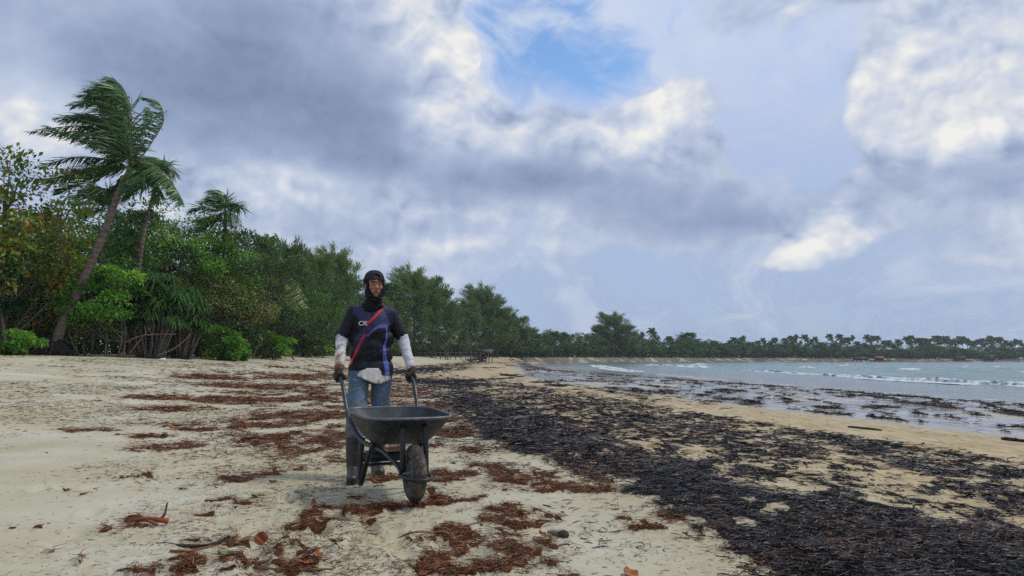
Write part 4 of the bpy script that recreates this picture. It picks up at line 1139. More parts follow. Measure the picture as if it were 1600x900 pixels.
# --- low broadleaf belt under the casuarinas and round the bay (copies share meshes)
LOW = [broadleaf(601, 6, 3.2, 2.6, .05, 30, 75, .36, .12, tint0=.42, stems=3), broadleaf(602, 6, 3.0, 2.8, .08, 28, 75, .36, .12, tint0=.5, stems=2), broadleaf(603, 6, 3.6, 2.6, .1, 32, 75, .36, .12, tint0=.36, stems=3)]
for t, c in LOW: t.materials.append(M_BARK); c.materials.append(M_FAR)
def low_tree(px, Y, h, wpx, label, v, rz, group, name="broadleaf_tree"):
    x = at(px, Y); z0 = float(H0(x, Y)); root = tag(empty(name, (x, Y, z0), rz), label, "tree", group)
    s = wpx / F * Y / 2 / 3.2; root.scale = (s, s, h / 6)
    link("trunk", LOW[v][0], None, root); link("crown", LOW[v][1], None, root)
def tl_depth(px):
    """depth at which the sight line of a pixel column meets the tree line"""
    k = (px - 800) / F; Ys = np.linspace(60, 470, 1600); return float(Ys[np.argmax(k * Ys < np.interp(Ys, TL[:, 1], TL[:, 0]))])
rl = np.random.default_rng(17)
ONES = "zeroth first second third fourth fifth sixth seventh eighth ninth tenth eleventh twelfth thirteenth fourteenth fifteenth sixteenth seventeenth eighteenth nineteenth".split()
def ordinal(n):
    if n < 20: return ONES[n]
    t, u = divmod(n, 10); T = ["", "", "twent", "thirt", "fort", "fift", "sixt"][t]
    return T + "ieth" if u == 0 else T + "y " + ONES[u]
SEGS = [(930, "between the second casuarina clump and the lone broad casuarina"), (1000, "round the foot of the lone broad casuarina"), (1085, "between the lone broad casuarina and the pointed one"),
        (1243, "between the pointed casuarina and the tallest far palm"), (1366, "between the tallest far palm and the red roofed hut"), (1494, "between the red roofed hut and the dark stilt huts"), (9999, "right of the first dark stilt hut")]
cnt = {}
def seg_label(px, row):
    k = next(i for i, (lim, t) in enumerate(SEGS) if px < lim); cnt[(k, row)] = cnt.get((k, row), 0) + 1
    return f"{ordinal(cnt[(k, row)])} leafy tree, {('front', 'back')[row]} row, {SEGS[k][1]}"
for k, px in enumerate(np.arange(585, 862, 15.5)):
    Y = tl_depth(px) + 2; top = rl.uniform(518, 536)
    low_tree(px, Y, px_world(px, top, Y)[2] - 1.0, rl.uniform(24, 36), f"{ordinal(k + 1)} low green tree from the left under the casuarinas right of the man", k % 3, rl.uniform(0, 6), "low trees under the casuarinas")
for k, px in enumerate(np.concatenate([np.arange(856, 1160, 12.5), np.arange(1160, 1640, 10)])):
    for row in range(2):
        Yt = tl_depth(px) + 3 + row * 10
        top = np.interp(px, [856, 900, 1000, 1100, 1200, 1400, 1640], [521, 524, 528, 536, 539, 543, 545]) + rl.uniform(-5, 6) - row * 2
        low_tree(px + rl.uniform(-4, 4) + row * 5, Yt, px_world(px, top, Yt)[2] - 1.0, rl.uniform(20, 30), seg_label(px, row), int(rl.integers(0, 3)), rl.uniform(0, 6), "leafy trees lining the far shore")

def far_palm_mesh(seed, h=10.0):
    rng = np.random.default_rng(seed); g = Geo(); top = np.array([rng.normal(.1, .5), 0, h])
    g.tube(resample([(0, 0, 0), (top[0] * .2, 0, h * .5), top], 8), np.linspace(.17, .11, 8), 6)
    VV, QQ, TT, n0 = [], [], [], 0
    for k in range(20):
        a = k * 2.4 + rng.uniform(-.3, .3); e = rng.uniform(-.55, 1.2); L = rng.uniform(2.2, 3.1)
        d = np.array([math.cos(a) * math.cos(e), math.sin(a) * math.cos(e), math.sin(e)])
        p = [top, top + d * L * .5, top + d * L * .85 + np.array([-.45, 0, -.35]), top + d * L + np.array([-1.0, 0, -.9])]
        rv, (V, Q, t) = frond_geo(p, rng, 15, 1.05, .34, .35, .04, .55)
        VV.append(V); QQ.append(Q + n0); n0 += len(V); TT.append(t)
    return g.mesh("trunk"), mesh_np("crown", np.vstack(VV), np.vstack(QQ), {"tint": np.concatenate(TT)}, smooth=False)
FP = [far_palm_mesh(701), far_palm_mesh(702), far_palm_mesh(703)]
for t, c in FP: t.materials.append(M_PBARK); c.materials.append(M_FAR)
def far_palm(px, top, label, v, rz, group, dY=8):
    Y = tl_depth(px) + dY; x = at(px, Y); z0 = float(H0(x, Y)); h = px_world(px, top, Y)[2] - z0 - 1.2
    root = tag(empty("coconut_palm", (x, Y, z0), rz), label, "palm tree", group)
    s = np.clip(h / 10, .8, 1.3) * rl.uniform(.7, 1.0); root.scale = (s, s, h / 10)
    link("trunk", FP[v][0], None, root); link("crown", FP[v][1], None, root)
for px, top, lb in [(843, 520, "far palm at the end of the second casuarina clump"), (866, 517, "far palm, first left of the lone broad casuarina's clump"), (880, 518, "far palm beside the first one left of the lone casuarina"), (1003, 519, "far palm just right of the lone broad casuarina"),
                    (1019, 514, "tall thin far palm, second right of the lone casuarina"), (1046, 525, "far palm between the lone casuarina and the pointed one"), (1243, 524, "far palm standing out above the green belt by its height"), (1388, 532, "far palm with a bushy crown left of the long palm row")]:
    far_palm(px, top, lb, int(px) % 3, rl.uniform(-.4, .4), None, 4)
for kk, px in enumerate(np.arange(1108, 1420, 7.5)):
    far_palm(px + rl.uniform(-3, 3), rl.uniform(523, 538), f"{ordinal(kk + 1)} far palm from the left, counted right of the pointed casuarina", int(rl.integers(0, 3)), rl.uniform(-.6, .6), "palms in the far green belt", rl.uniform(2, 14))
for kk, px in enumerate(np.arange(1420, 1600, 4.4)):
    far_palm(px + rl.uniform(-2, 2), rl.uniform(525, 537), f"{ordinal(kk + 1)} palm from the left in the long row on the far right shore", int(rl.integers(0, 3)), rl.uniform(-.6, .6), "palm row on the far right shore", rl.uniform(6, 22))

# ------------------------------------------------------------------ wheelbarrow
def scuffed(name, base, edge, rust, rough=.5, metallic=.0, scale=9):
    m, nb, pr, out = material(name)
    o = nb.n('ShaderNodeTexCoord').outputs['Object']
    a = nb.noise(o, scale, 6, .65); b = nb.noise(o, scale * 3.1, 5, .7)
    c = nb.mixc(nb.smooth(a, .42, .70), base, edge)
    c = nb.mixc(nb.smooth(b, .54, .70, 0, .85), c, rust)
    sc_ = nb.noise(nb.vm('MULTIPLY', o, (1.0, 1.0, .25)), scale * 5, 3, .6)
    c = nb.mixc(nb.smooth(sc_, .60, .70, 0, .45), c, tuple(min(v * 2.2, .4) for v in edge))
    nb.link(c, pr.inputs['Base Color']); nb.link(nb.math('MULTIPLY_ADD', b, .3, rough - .15), pr.inputs['Roughness'])
    pr.inputs['Metallic'].default_value = metallic
    bump(nb, pr, b, .2, .004)
    return m
M_TRAY = scuffed("tray_steel", (.010, .014, .019), (.034, .045, .056), (.055, .040, .028), .52, .05)
M_FRAME = scuffed("barrow_frame", (.006, .007, .009), (.014, .016, .019), (.035, .028, .020), .5)
M_HANDLE = scuffed("handle_tube", (.018, .027, .040), (.045, .060, .080), (.04, .032, .025), .4, .2)
M_RIM = scuffed("rolled_rim", (.10, .11, .12), (.17, .18, .19), (.09, .065, .045), .4, .3)
M_TYRE = scuffed("muddy_tyre", (.030, .027, .022), (.13, .11, .075), (.17, .145, .10), .9, 0, 16)
TH = RAD(23.0)
BX, BY = -.826, 5.45
bz = ground_z(-.68, 5.03)
barrow = empty("wheelbarrow", (BX, BY, bz), TH)
tag(barrow, "dark grey steel wheelbarrow with one muddy front wheel, pushed by the man", "wheelbarrow")

def rrect(hw, y0, y1, z0, z1, n=56, p=4.0, skew=0.0):
    """rounded rectangle loop, z runs from z0 (front, y0) to z1 (back, y1)"""
    t = np.linspace(0, 2 * np.pi, n, endpoint=False)
    c, s = np.cos(t), np.sin(t)
    x = np.sign(c) * np.abs(c) ** (2 / p); y = np.sign(s) * np.abs(s) ** (2 / p)
    f = (y + 1) / 2
    return np.stack([x * hw * (1 - skew * (1 - f)), y0 + (y1 - y0) * f, z0 + (z1 - z0) * f], 1)
loops = [rrect(.335, -.47, .42, .545, .565, p=4.5, skew=.10), rrect(.325, -.455, .412, .53, .55, p=4.5, skew=.10), rrect(.285, -.375, .375, .455, .475, p=4.0, skew=.08),
         rrect(.235, -.27, .325, .385, .405, p=3.6, skew=.05), rrect(.20, -.215, .29, .352, .372, p=3.2), rrect(.12, -.13, .20, .345, .362, p=2.6), rrect(.01, 0.02, .04, .345, .355, p=2)]
n = 56; V = np.vstack(loops)
i = np.arange(len(loops) - 1)[:, None]; j = np.arange(n)[None]; j2 = (j + 1) % n
Q = np.stack([i * n + j, (i + 1) * n + j, (i + 1) * n + j2, i * n + j2], -1).reshape(-1, 4)
inner = V * np.array([.985, .985, 1]) + np.array([0, 0, .006])
g = Geo().add(V, Q).add(inner, Q[:, ::-1])
tray = g.build("tray", M_TRAY, barrow)
Geo().tube(loops[0] + np.array([0, 0, .002]), .0105, 8, closed=True).build("rim", M_RIM, tray)
for s in (-1, 1):
    hp = resample([(s * .295, .84, .815), (s * .295, .72, .785), (s * .29, .60, .70), (s * .275, .44, .50), (s * .22, .20, .345), (s * .14, -.12, .30), (s * .085, -.34, .225), (s * .085, -.45, .185)], 40)
    hd = Geo().tube(hp, .0165, 10).build("handle", M_HANDLE, barrow)
    Geo().tube(hp[:5], .0205, 10).build("grip", M_FRAME, hd)
    lp = resample([(s * .20, .26, .36), (s * .215, .245, .20), (s * .225, .225, .055), (s * .225, .19, .035), (s * .225, .14, .06), (s * .21, .06, .20), (s * .18, -.02, .345)], 30)
    Geo().tube(lp, .019, 8).build("leg", M_FRAME, barrow)
    st = resample([(s * .078, -.425, .50), (s * .080, -.445, .36), (s * .082, -.455, .185)], 8)
    g = Geo()
    g.tube(st, .0185, 8).build("strut", M_FRAME, barrow)
    Geo().box((s * .078, -.418, .525), (.05, .012, .055)).build("bracket", M_FRAME, barrow)
g = Geo(); g.box((0, .20, .22), (.42, .012, .07)); g.tube([(-.215, .24, .16), (.215, .24, .16)], .011, 8); g.build("leg_brace", M_FRAME, barrow)
hoop = [(-.085, -.45, .185)] + [(math.cos(t) * .088, -.47 - abs(math.sin(t)) ** .8 * .22, .175) for t in np.linspace(math.pi, 0, 13)] + [(.085, -.45, .185)]
Geo().tube(resample(hoop, 40), .0135, 8).build("nose_guard", M_FRAME, barrow)
# wheel
wc = np.array([0, -.46, .187])
wheel = Geo(); tt = np.linspace(0, 2 * np.pi, 48, endpoint=False); ph = np.linspace(0, 2 * np.pi, 12, endpoint=False)
tv = []
for k, t in enumerate(tt):
    for p in ph:
        tread = .005 * (1 if (k % 2) else -1) * max(0, math.cos(p)) ** .5 if math.cos(p) > 0 else 0
        r = .137 + (.050 + tread) * math.cos(p)
        tv.append((.047 * math.sin(p), r * math.cos(t), r * math.sin(t)))
i = np.arange(48)[:, None]; j = np.arange(12)[None]
Q = np.stack([i * 12 + j, ((i + 1) % 48) * 12 + j, ((i + 1) % 48) * 12 + (j + 1) % 12, i * 12 + (j + 1) % 12], -1).reshape(-1, 4)
wo = empty("wheel", wc); wo.parent = barrow
Geo().add(np.array(tv), Q).build("tyre", M_TYRE, wo, smooth=False)
rg = Geo()
for s in (-1, 1): rg.tube([(s * .012, 0, 0), (s * .030, 0, 0)], [.098, .090], 28)
rg.tube([(-.085, 0, 0), (.085, 0, 0)], .016, 10); rg.tube([(-.04, 0, 0), (.04, 0, 0)], .032, 14)
rg.build("wheel_rim", M_RIM, wo)

# ------------------------------------------------------------------ the man
def remeshed(g, voxel, smooth=4, fac=.5, disp=None):
    me = g.mesh("tmp")
    o = bpy.data.objects.new("tmp", me); COL.objects.link(o)
    md = o.modifiers.new("r", 'REMESH'); md.mode = 'VOXEL'; md.voxel_size = voxel; md.use_smooth_shade = True
    if smooth:
        ms = o.modifiers.new("s", 'SMOOTH'); ms.factor = fac; ms.iterations = smooth
    dg = bpy.context.evaluated_depsgraph_get()
    ev = o.evaluated_get(dg)
    out = bpy.data.meshes.new_from_object(ev)
    bpy.data.objects.remove(o); bpy.data.meshes.remove(me)
    nv = len(out.vertices); co = np.empty(nv * 3, np.float32); out.vertices.foreach_get("co", co); co = co.reshape(-1, 3)
    if disp is not None:
        no = np.empty(nv * 3, np.float32); out.vertices.foreach_get("normal", no); no = no.reshape(-1, 3)
        co = co + no * disp(co)[:, None]; out.vertices.foreach_set("co", co.ravel().astype(np.float32)); out.update()
    out.polygons.foreach_set("use_smooth", np.ones(len(out.polygons), bool))
    return out, co

A3 = lambda *p: np.array(p, float)
def folds(amp, sx, sz, seed=0):
    """irregular cloth folds"""
    def f(c):
        a = fbm((c[:, 0] + .6 * c[:, 1]) * sx, c[:, 2] * sz + c[:, 0] * sx * .5, seed, 2, .4)
        b_ = fbm((c[:, 0] - .6 * c[:, 1]) * sx * 1.7 + 4, c[:, 2] * sz * 1.5 - c[:, 0] * sx * .9, seed + 3, 2, .4)
        return amp * (1.6 * (a - .5) + (1 - np.abs(2 * b_ - 1)) ** 5 - .3)
    return f
PX, PY = -1.196, 6.32
pz = ground_z(PX, PY)
man = empty("person", (PX, PY, pz), RAD(17))
tag(man, "man in dark jersey, backwards cap and black hood pushing the wheelbarrow", "person")

# joints (x to the viewer's right, -y forward); b[] hands meet the barrow grips
def barrow_to_man(p):
    c, s = math.cos(TH), math.sin(TH); w = A3(c * p[0] - s * p[1] + BX, s * p[0] + c * p[1] + BY, p[2] + bz)
    c, s = math.cos(-RAD(17)), math.sin(-RAD(17)); d = w - A3(PX, PY, pz)
    return A3(c * d[0] - s * d[1], s * d[0] + c * d[1], d[2])
J = {}
for s, k in ((-1, 'r'), (1, 'l')):
    J['sh' + k] = A3(s * .158, .012, 1.375)
    J['ha' + k] = barrow_to_man((s * .295, .74, .79))
    J['wr' + k] = J['ha' + k] + A3(s * .004, .045, .085)
    mid = (J['sh' + k] + J['wr' + k]) / 2
    J['el' + k] = mid + A3(s * .035, .075, -.0)
    J['hp' + k] = A3(s * .088, .01, .90)
J['knr'] = A3(-.135, -.155, .50); J['anr'] = A3(-.150, -.215, .10); J['tor'] = A3(-.170, -.345, .045)
J['knl'] = A3(.085, -.03, .49); J['anl'] = A3(.070, .10, .11); J['tol'] = A3(.085, -.03, .045)
HC = A3(.012, -.018, 1.595)         # head centre
HR = Matrix.Rotation(RAD(6), 3, 'Z')
def hd(x, y, z): return HC + np.array(HR @ Vector((x, y, z)))

# -- body: one continuous skin
b = Geo()
b.ball(hd(0, .012, .035), (.073, .092, .088)); b.ball(hd(0, -.022, -.035), (.056, .066, .075)); b.ball(hd(0, -.048, -.078), (.032, .034, .030))
b.ball(hd(0, -.045, .005), (.056, .046, .062))
b.capsule(hd(0, -.086, .012), hd(0, -.103, -.016), .0085, .0135); b.ball(hd(-.011, -.096, -.019), .009); b.ball(hd(.011, -.096, -.019), .009)
for s in (-1, 1):
    b.capsule(hd(s * .012, -.088, .034), hd(s * .045, -.074, .034), .0085, .009)      # brow
    b.ball(hd(s * .038, -.066, -.012), (.021, .018, .017))                              # cheek
    b.ball(hd(s * .073, .005, -.002), (.010, .019, .029))                               # ear
b.capsule(hd(-.016, -.092, -.046), hd(.016, -.092, -.046), .007, .007)
b.capsule(A3(0, .012, 1.42), hd(0, .01, -.05), .056, .052)
b.ball(A3(0, .012, 1.24), (.150, .098, .19)); b.ball(A3(0, .015, 1.04), (.132, .092, .15)); b.ball(A3(0, .018, .93), (.145, .10, .10))
b.capsule(J['shr'], J['shl'], .055, .055)
for k in 'rl':
    b.capsule(J['sh' + k], J['el' + k], .046, .036); b.capsule(J['el' + k], J['wr' + k], .036, .025); b.capsule(J['wr' + k], J['wr' + k] * .4 + J['ha' + k] * .6, .022, .018)
    b.capsule(J['hp' + k], J['kn' + k], .080, .052); b.capsule(J['kn' + k], J['an' + k], .052, .036); b.capsule(J['an' + k], J['to' + k], .040, .034)
def mat_skin():
    m, nb, pr, out = material("skin")
    o = nb.n('ShaderNodeTexCoord').outputs['Object']
    nb.link(nb.ramp(nb.noise(o, 26, 4, .6), [(.3, (.29, .125, .070)), (.7, (.37, .17, .10))]), pr.inputs['Base Color'])
    pr.inputs['Roughness'].default_value = .5
    pr.inputs['Subsurface Weight'].default_value = .08; pr.inputs['Subsurface Radius'].default_value = (.01, .004, .002); pr.inputs['Subsurface Scale'].default_value = .5
    return m
M_SKIN = mat_skin()
bm_, _ = remeshed(b, .0065, 2, .45)
link("body", bm_, M_SKIN, man)
M_EYEW = simple("eye_white", (.30, .27, .24), (.38, .35, .31), 20, .3)
M_BLACKM = simple("eye_dark", (.010, .007, .005), (.02, .013, .010), 20, .4)
M_LIP = simple("lips", (.19, .065, .045), (.24, .085, .058), 60, .5)
for s in (-1, 1):
    e = Geo().ball(hd(s * .029, -.0815, .0135), (.0115, .0088, .0043)).build("eye", M_EYEW, man)
    Geo().ball(hd(s * .029, -.0893, .0135), (.0058, .0030, .0058)).build("iris", M_BLACKM, e)
    Geo().tube(resample([hd(s * .012, -.0965, .032), hd(s * .028, -.0945, .0385), hd(s * .048, -.080, .033)], 8), [.003, .0042, .0048, .005, .005, .0046, .004, .002], 6).build("eyebrow", M_BLACKM, man)
lp = Geo(); lp.tube(resample([hd(-.021, -.093, -.0475), hd(-.007, -.1005, -.0440), hd(0, -.1010, -.0455), hd(.007, -.1005, -.0440), hd(.021, -.093, -.0475)], 12), np.array([.001, .003, .004, .0045, .0045, .004, .004, .0045, .0045, .004, .003, .001]), 6)
lp.tube(resample([hd(-.018, -.093, -.0505), hd(0, -.1000, -.0545), hd(.018, -.093, -.0505)], 10), np.array([.001, .003, .0045, .005, .0052, .0052, .005, .0045, .003, .001]), 6)
lp.build("lips", M_LIP, man)

# -- hood and neck gaiter
M_HOOD = simple("black_knit", (.006, .006, .008), (.014, .014, .018), 40, .85, .3, .004, spec=.2)
h = Geo()
h.ball(hd(0, .036, .012), (.083, .094, .098)); h.ball(hd(0, .024, -.055), (.078, .083, .07))
for s in (-1, 1):
    h.capsule(hd(s * .066, -.030, .050), hd(s * .058, -.046, -.045), .016, .020); h.capsule(hd(s * .058, -.046, -.045), hd(s * .018, -.070, -.108), .020, .026)
h.capsule(hd(0, -.002, -.085), A3(0, -.012, 1.425), .068, .080); h.ball(A3(0, -.012, 1.425), (.095, .078, .05)); h.ball(A3(-.02, -.055, 1.40), (.06, .035, .05))
hm, _ = remeshed(h, .006, 4, .5, lambda c: .004 * np.sin(c[:, 2] * 210 + 40 * c[:, 0]) * (c[:, 2] < 1.52))
link("hood", hm, M_HOOD, man)
# -- cap worn backwards: dome, front strap with its arch opening, brim behind
M_CAP = simple("cap_cloth", (.020, .018, .026), (.036, .033, .046), 30, .85, .3, .003, spec=.2)
cg = Geo(); nu, nv = 64, 16; Vc = []; keep = []
for a in range(nv + 1):
    v = a / nv * math.pi / 2
    for u in range(nu):
        t = u / nu * 2 * math.pi
        q = (math.cos(t) * math.cos(v) ** .8 * .086, math.sin(t) * math.cos(v) ** .8 * .106, math.sin(v) * .088)
        Vc.append(hd(q[0], q[1] + .014, q[2] + .056))
for a in range(nv):
    for u in range(nu):
        t = (u + .5) / nu * 2 * math.pi; dx = math.cos(t) * .086; hz_ = math.sin((a + .5) / nv * math.pi / 2) * .088
        front = math.sin(t) < -.2
        if front and (dx / .036) ** 2 + ((hz_ - .016) / .030) ** 2 < 1 and hz_ > .016: continue
        keep.append([a * nu + u, a * nu + (u + 1) % nu, (a + 1) * nu + (u + 1) % nu, (a + 1) * nu + u])
cg.add(np.array(Vc), keep)
cap = cg.build("cap", M_CAP, man)
sm = cap.modifiers.new("thick", 'SOLIDIFY'); sm.thickness = .004; sm.offset = 0
bg_ = Geo(); bt = np.linspace(math.pi * .16, math.pi * .84, 16)
bi = np.array([hd(math.cos(t) * .092, math.sin(t) * .11 + .014, .058) for t in bt]); bo = np.array([hd(math.cos(t) * .085, math.sin(t) * .185 + .014, .040) for t in bt])
bv = np.vstack([bi, bo, bi + A3(0, 0, .004), bo + A3(0, 0, .004)]); q_ = np.arange(15)
bg_.add(bv, np.vstack([np.stack([q_, q_ + 1, 17 + q_, 16 + q_], 1), np.stack([33 + q_, 32 + q_, 48 + q_, 49 + q_], 1), np.stack([16 + q_, 17 + q_, 49 + q_, 48 + q_], 1)]))
bg_.build("brim", M_CAP, cap)
Geo().tube(resample([hd(math.cos(t) * .088, math.sin(t) * .108 + .014, .060) for t in np.linspace(math.pi * 1.05, math.pi * 1.95, 14)], 30), .0062, 6).build("strap", M_CAP, cap)

# -- jersey with its printed bands (pattern distances stored on the cloth, not light)
jg = Geo()
jg.ball(A3(0, .010, 1.25), (.166, .118, .215)); jg.ball(A3(0, .012, 1.06), (.162, .116, .20)); jg.capsule(A3(-.080, .008, .90), A3(.080, .008, .90), .112, .112); jg.capsule(A3(-.08, .008, .84), A3(.08, .008, .84), .114, .114)
jg.capsule(A3(-.095, .012, 1.15), A3(.095, .012, 1.15), .098, .098); jg.capsule(A3(-.08, .012, 1.02), A3(.08, .012, 1.02), .105, .105)
jg.capsule(J['shr'] + A3(.03, 0, -.005), J['shl'] + A3(-.03, 0, -.005), .062, .062); jg.capsule(A3(-.06, .01, 1.42), A3(.06, .01, 1.42), .055, .055)
for k in 'rl':
    e = J['sh' + k] * .22 + J['el' + k] * .78
    jg.capsule(J['sh' + k], e, .059, .058)
hem = .845
def jd(c):
    return folds(.0075, 6, 7, 7)(c) * np.clip((1.38 - c[:, 2]) / .25, .2, 1)
jm, jc = remeshed(jg, .0062, 5, .5, jd)
# cut the hem flat
bmh = bmesh.new(); bmh.from_mesh(jm)
bmesh.ops.bisect_plane(bmh, geom=bmh.verts[:] + bmh.edges[:] + bmh.faces[:], plane_co=(0, 0, hem), plane_no=(0, 0, 1), clear_inner=True)
bmh.to_mesh(jm); bmh.free()
co = np.empty(len(jm.vertices) * 3, np.float32); jm.vertices.foreach_get("co", co); co = co.reshape(-1, 3)
jx, jz, jy = co[:, 0], co[:, 2], co[:, 1]
# red sash: from the viewer's right collar down to the left waist, broken in the middle
zs = np.interp(jx, [-.20, -.165, -.10, -.055, .0, .045, .085], [.90, 1.0, 1.10, 1.215, 1.30, 1.345, 1.40])
red1 = np.where((jx > -.06) & (jx < .088) & (jy < .0), .0095 - np.abs(jz - np.interp(jx, [-.06, -.02, .03, .085], [1.268, 1.305, 1.355, 1.42])) * .72, -.05)
xr = np.interp(jz, [.93, .99, 1.06, 1.13, 1.19], [-.175, -.155, -.125, -.098, -.062])
red2 = np.where((jz > .93) & (jz < 1.19) & (jy < .05), .0065 - np.abs(jx - xr) * .85, -.05)
# violet arc: rises from the middle to the right chest, then drops along the side
za = np.interp(jx, [-.04, 0.0, .04, .08, .115], [1.175, 1.225, 1.252, 1.262, 1.258])
v1 = np.where((jx > -.05) & (jx < .125) & (jy < .05), .004 + .010 * np.clip((jx + .05) / .12, 0, 1) - np.abs(jz - za) * .8, -.05)
xv = np.interp(jz, [.845, .90, 1.0, 1.08, 1.15, 1.265], [.128, .125, .105, .098, .118, .118])
v2 = np.where((jz < 1.266) & (jy < .06), np.interp(jz, [.84, .95, 1.10, 1.2, 1.26], [.020, .020, .010, .004, .009]) - np.abs(jx - xv), -.05)
vio = np.maximum(v1, v2)
# indigo yoke: shoulders and the diagonal field between the bands
ind1 = np.where(jx < -.02, np.minimum(jz - np.interp(jx, [-.17, -.10, -.05], [1.365, 1.30, 1.275]), jx + .165), -.05)
low = np.interp(jx, [-.13, -.08, -.04, 0.0, .04, .08, .125, .16], [1.02, 1.11, 1.175, 1.225, 1.252, 1.262, 1.26, 1.27])
upp = np.interp(jx, [-.13, -.06, -.02, .03, .085, .10], [1.16, 1.268, 1.305, 1.355, 1.42, 1.6])
ind2 = np.where((jx > -.15) & (jx < .172), np.minimum(np.minimum(jz - low, upp - jz), .172 - jx), -.05)
ind = np.where(jy < .07, np.maximum(ind1, ind2), jz - 1.36)
hz2 = np.where((jz < .885) & (jz > .85) & (jx > -.075) & (jx < .05) & (jy < 0), .006 * np.sin(jx * 330 + jz * 260) + .0015, -.05)
red = np.maximum(np.maximum(red1, red2), hz2)
for nm, a in (("red", red), ("vio", vio), ("ind", ind)):
    at_ = jm.attributes.new(nm, 'FLOAT', 'POINT'); at_.data.foreach_set("value", np.asarray(a, np.float32))
def mat_jersey():
    m, nb, pr, out = material("jersey")
    o = nb.n('ShaderNodeTexCoord').outputs['Object']
    c = nb.mixc(nb.smooth(attr(nb, "ind"), -.004, .004), (.0075, .0075, .014), (.030, .030, .080))
    c = nb.mixc(nb.smooth(attr(nb, "vio"), -.0015, .0015), c, (.10, .115, .40))
    c = nb.mixc(nb.smooth(attr(nb, "red"), -.0015, .0015), c, (.62, .022, .030))
    nb.link(c, pr.inputs['Base Color']); pr.inputs['Roughness'].default_value = .62; pr.inputs['Specular IOR Level'].default_value = .3
    bump(nb, pr, nb.noise(o, 14, 4, .55), .5, .02)
    return m
M_JER = mat_jersey()
jersey = link("jersey", jm, M_JER, man)
# chest letters
cu = bpy.data.curves.new("letters", 'FONT'); cu.body = "CK"; cu.size = .052; cu.extrude = .0012; cu.offset = .0012; cu.shear = .15
to = bpy.data.objects.new("tmp_text", cu); COL.objects.link(to)
tm = bpy.data.meshes.new_from_object(to.evaluated_get(bpy.context.evaluated_depsgraph_get())); bpy.data.objects.remove(to)
tv_ = np.empty(len(tm.vertices) * 3, np.float32); tm.vertices.foreach_get("co", tv_); tv_ = tv_.reshape(-1, 3)
tx, tz = tv_[:, 0] - .122, tv_[:, 1] + 1.262
fr_ = (co[:, 1] < .0)
fx = co[fr_]
ty = np.array([fx[np.argmin((fx[:, 0] - a_) ** 2 + (fx[:, 2] - b_) ** 2), 1] for a_, b_ in zip(tx, tz)])
tm.vertices.foreach_set("co", np.stack([tx, ty - .003 - tv_[:, 2], tz], 1).astype(np.float32).ravel()); tm.update()
M_WHITEP = simple("white_print", (.62, .62, .64), (.75, .75, .76), 30, .6)
link("lettering", tm, M_WHITEP, jersey)

# -- white long sleeves and shirt tail, stained
def mat_white(name, dirt_lo):
    m, nb, pr, out = material(name)
    o = nb.n('ShaderNodeTexCoord').outputs['Object']
    a = nb.noise(o, 13, 5, .65)
    sx = nb.n('ShaderNodeSeparateXYZ'); nb.link(o, sx.inputs[0])
    lowf = nb.smooth(sx.outputs[2], dirt_lo + .10, dirt_lo - .02)
    side = nb.smooth(sx.outputs[0], -.16, -.30, 0, .14)
    f = nb.smooth(nb.math('ADD', nb.math('MULTIPLY_ADD', lowf, .17, a), side), .60, .74)
    c = nb.mixc(f, (.56, .56, .58) if dirt_lo > .85 else (.48, .46, .44), nb.mixc(nb.noise(o, 30, 4, .6), (.22, .13, .075), (.42, .31, .21)))
    nb.link(c, pr.inputs['Base Color']); pr.inputs['Roughness'].default_value = .8
    bump(nb, pr, nb.noise(o, 30, 3, .5), .5, .012)
    return m
M_SLV = mat_white("white_sleeve", .90); M_TAIL = mat_white("shirt_tail", .80)
for k in 'rl':
    s = Geo(); e = J['sh' + k] * .35 + J['el' + k] * .65
    s.capsule(e, J['el' + k], .050, .050); s.capsule(J['el' + k], J['wr' + k], .051, .037)
    ax = J['wr' + k] - J['el' + k]; ax = ax / np.linalg.norm(ax)
    sm_, _ = remeshed(s, .006, 3, .5, folds(.0065, 5, 26, 5))
    link("sleeve", sm_, M_SLV, man)
    Geo().tube(np.array([J['wr' + k] + ax * q for q in (-.012, .0, .012)]), [.041, .043, .040], 14).build("cuff", simple("cuff_cloth", (.16, .07, .04), (.30, .16, .10), 24, .9) if k == 'r' else M_TAIL, man)
nt_, nr_ = 72, 9; tv_l = []
rt = np.random.default_rng(3)
for a in range(nt_):
    th_ = a / nt_ * 2 * math.pi; cx_, sy_ = math.cos(th_), math.sin(th_)
    zb_ = float(np.interp(cx_, [-1, -.75, -.3, .1, .4, .75, 1], [.845, .842, .806, .778, .770, .80, .815])) if sy_ < 0 else .80
    fold_ = .008 * math.sin(th_ * 9 + 1.3) + .005 * math.sin(th_ * 21)
    for r_ in range(nr_):
        u_ = r_ / (nr_ - 1); z_ = .905 + (zb_ - .905) * u_
        tv_l.append((cx_ * (.176 + .004 * u_ + fold_ * u_), .008 + sy_ * (.114 + (.030 + .022 * (cx_ < .2)) * u_ * (sy_ < 0) + fold_ * u_), z_))
a_ = np.arange(nt_)[:, None]; r_ = np.arange(nr_ - 1)[None]
tq_ = np.stack([a_ * nr_ + r_, a_ * nr_ + r_ + 1, ((a_ + 1) % nt_) * nr_ + r_ + 1, ((a_ + 1) % nt_) * nr_ + r_], -1).reshape(-1, 4)
tail = link("shirt_tail", mesh_np("shirt_tail", np.array(tv_l), tq_), M_TAIL, man)
tail.modifiers.new("thick", 'SOLIDIFY').thickness = .003

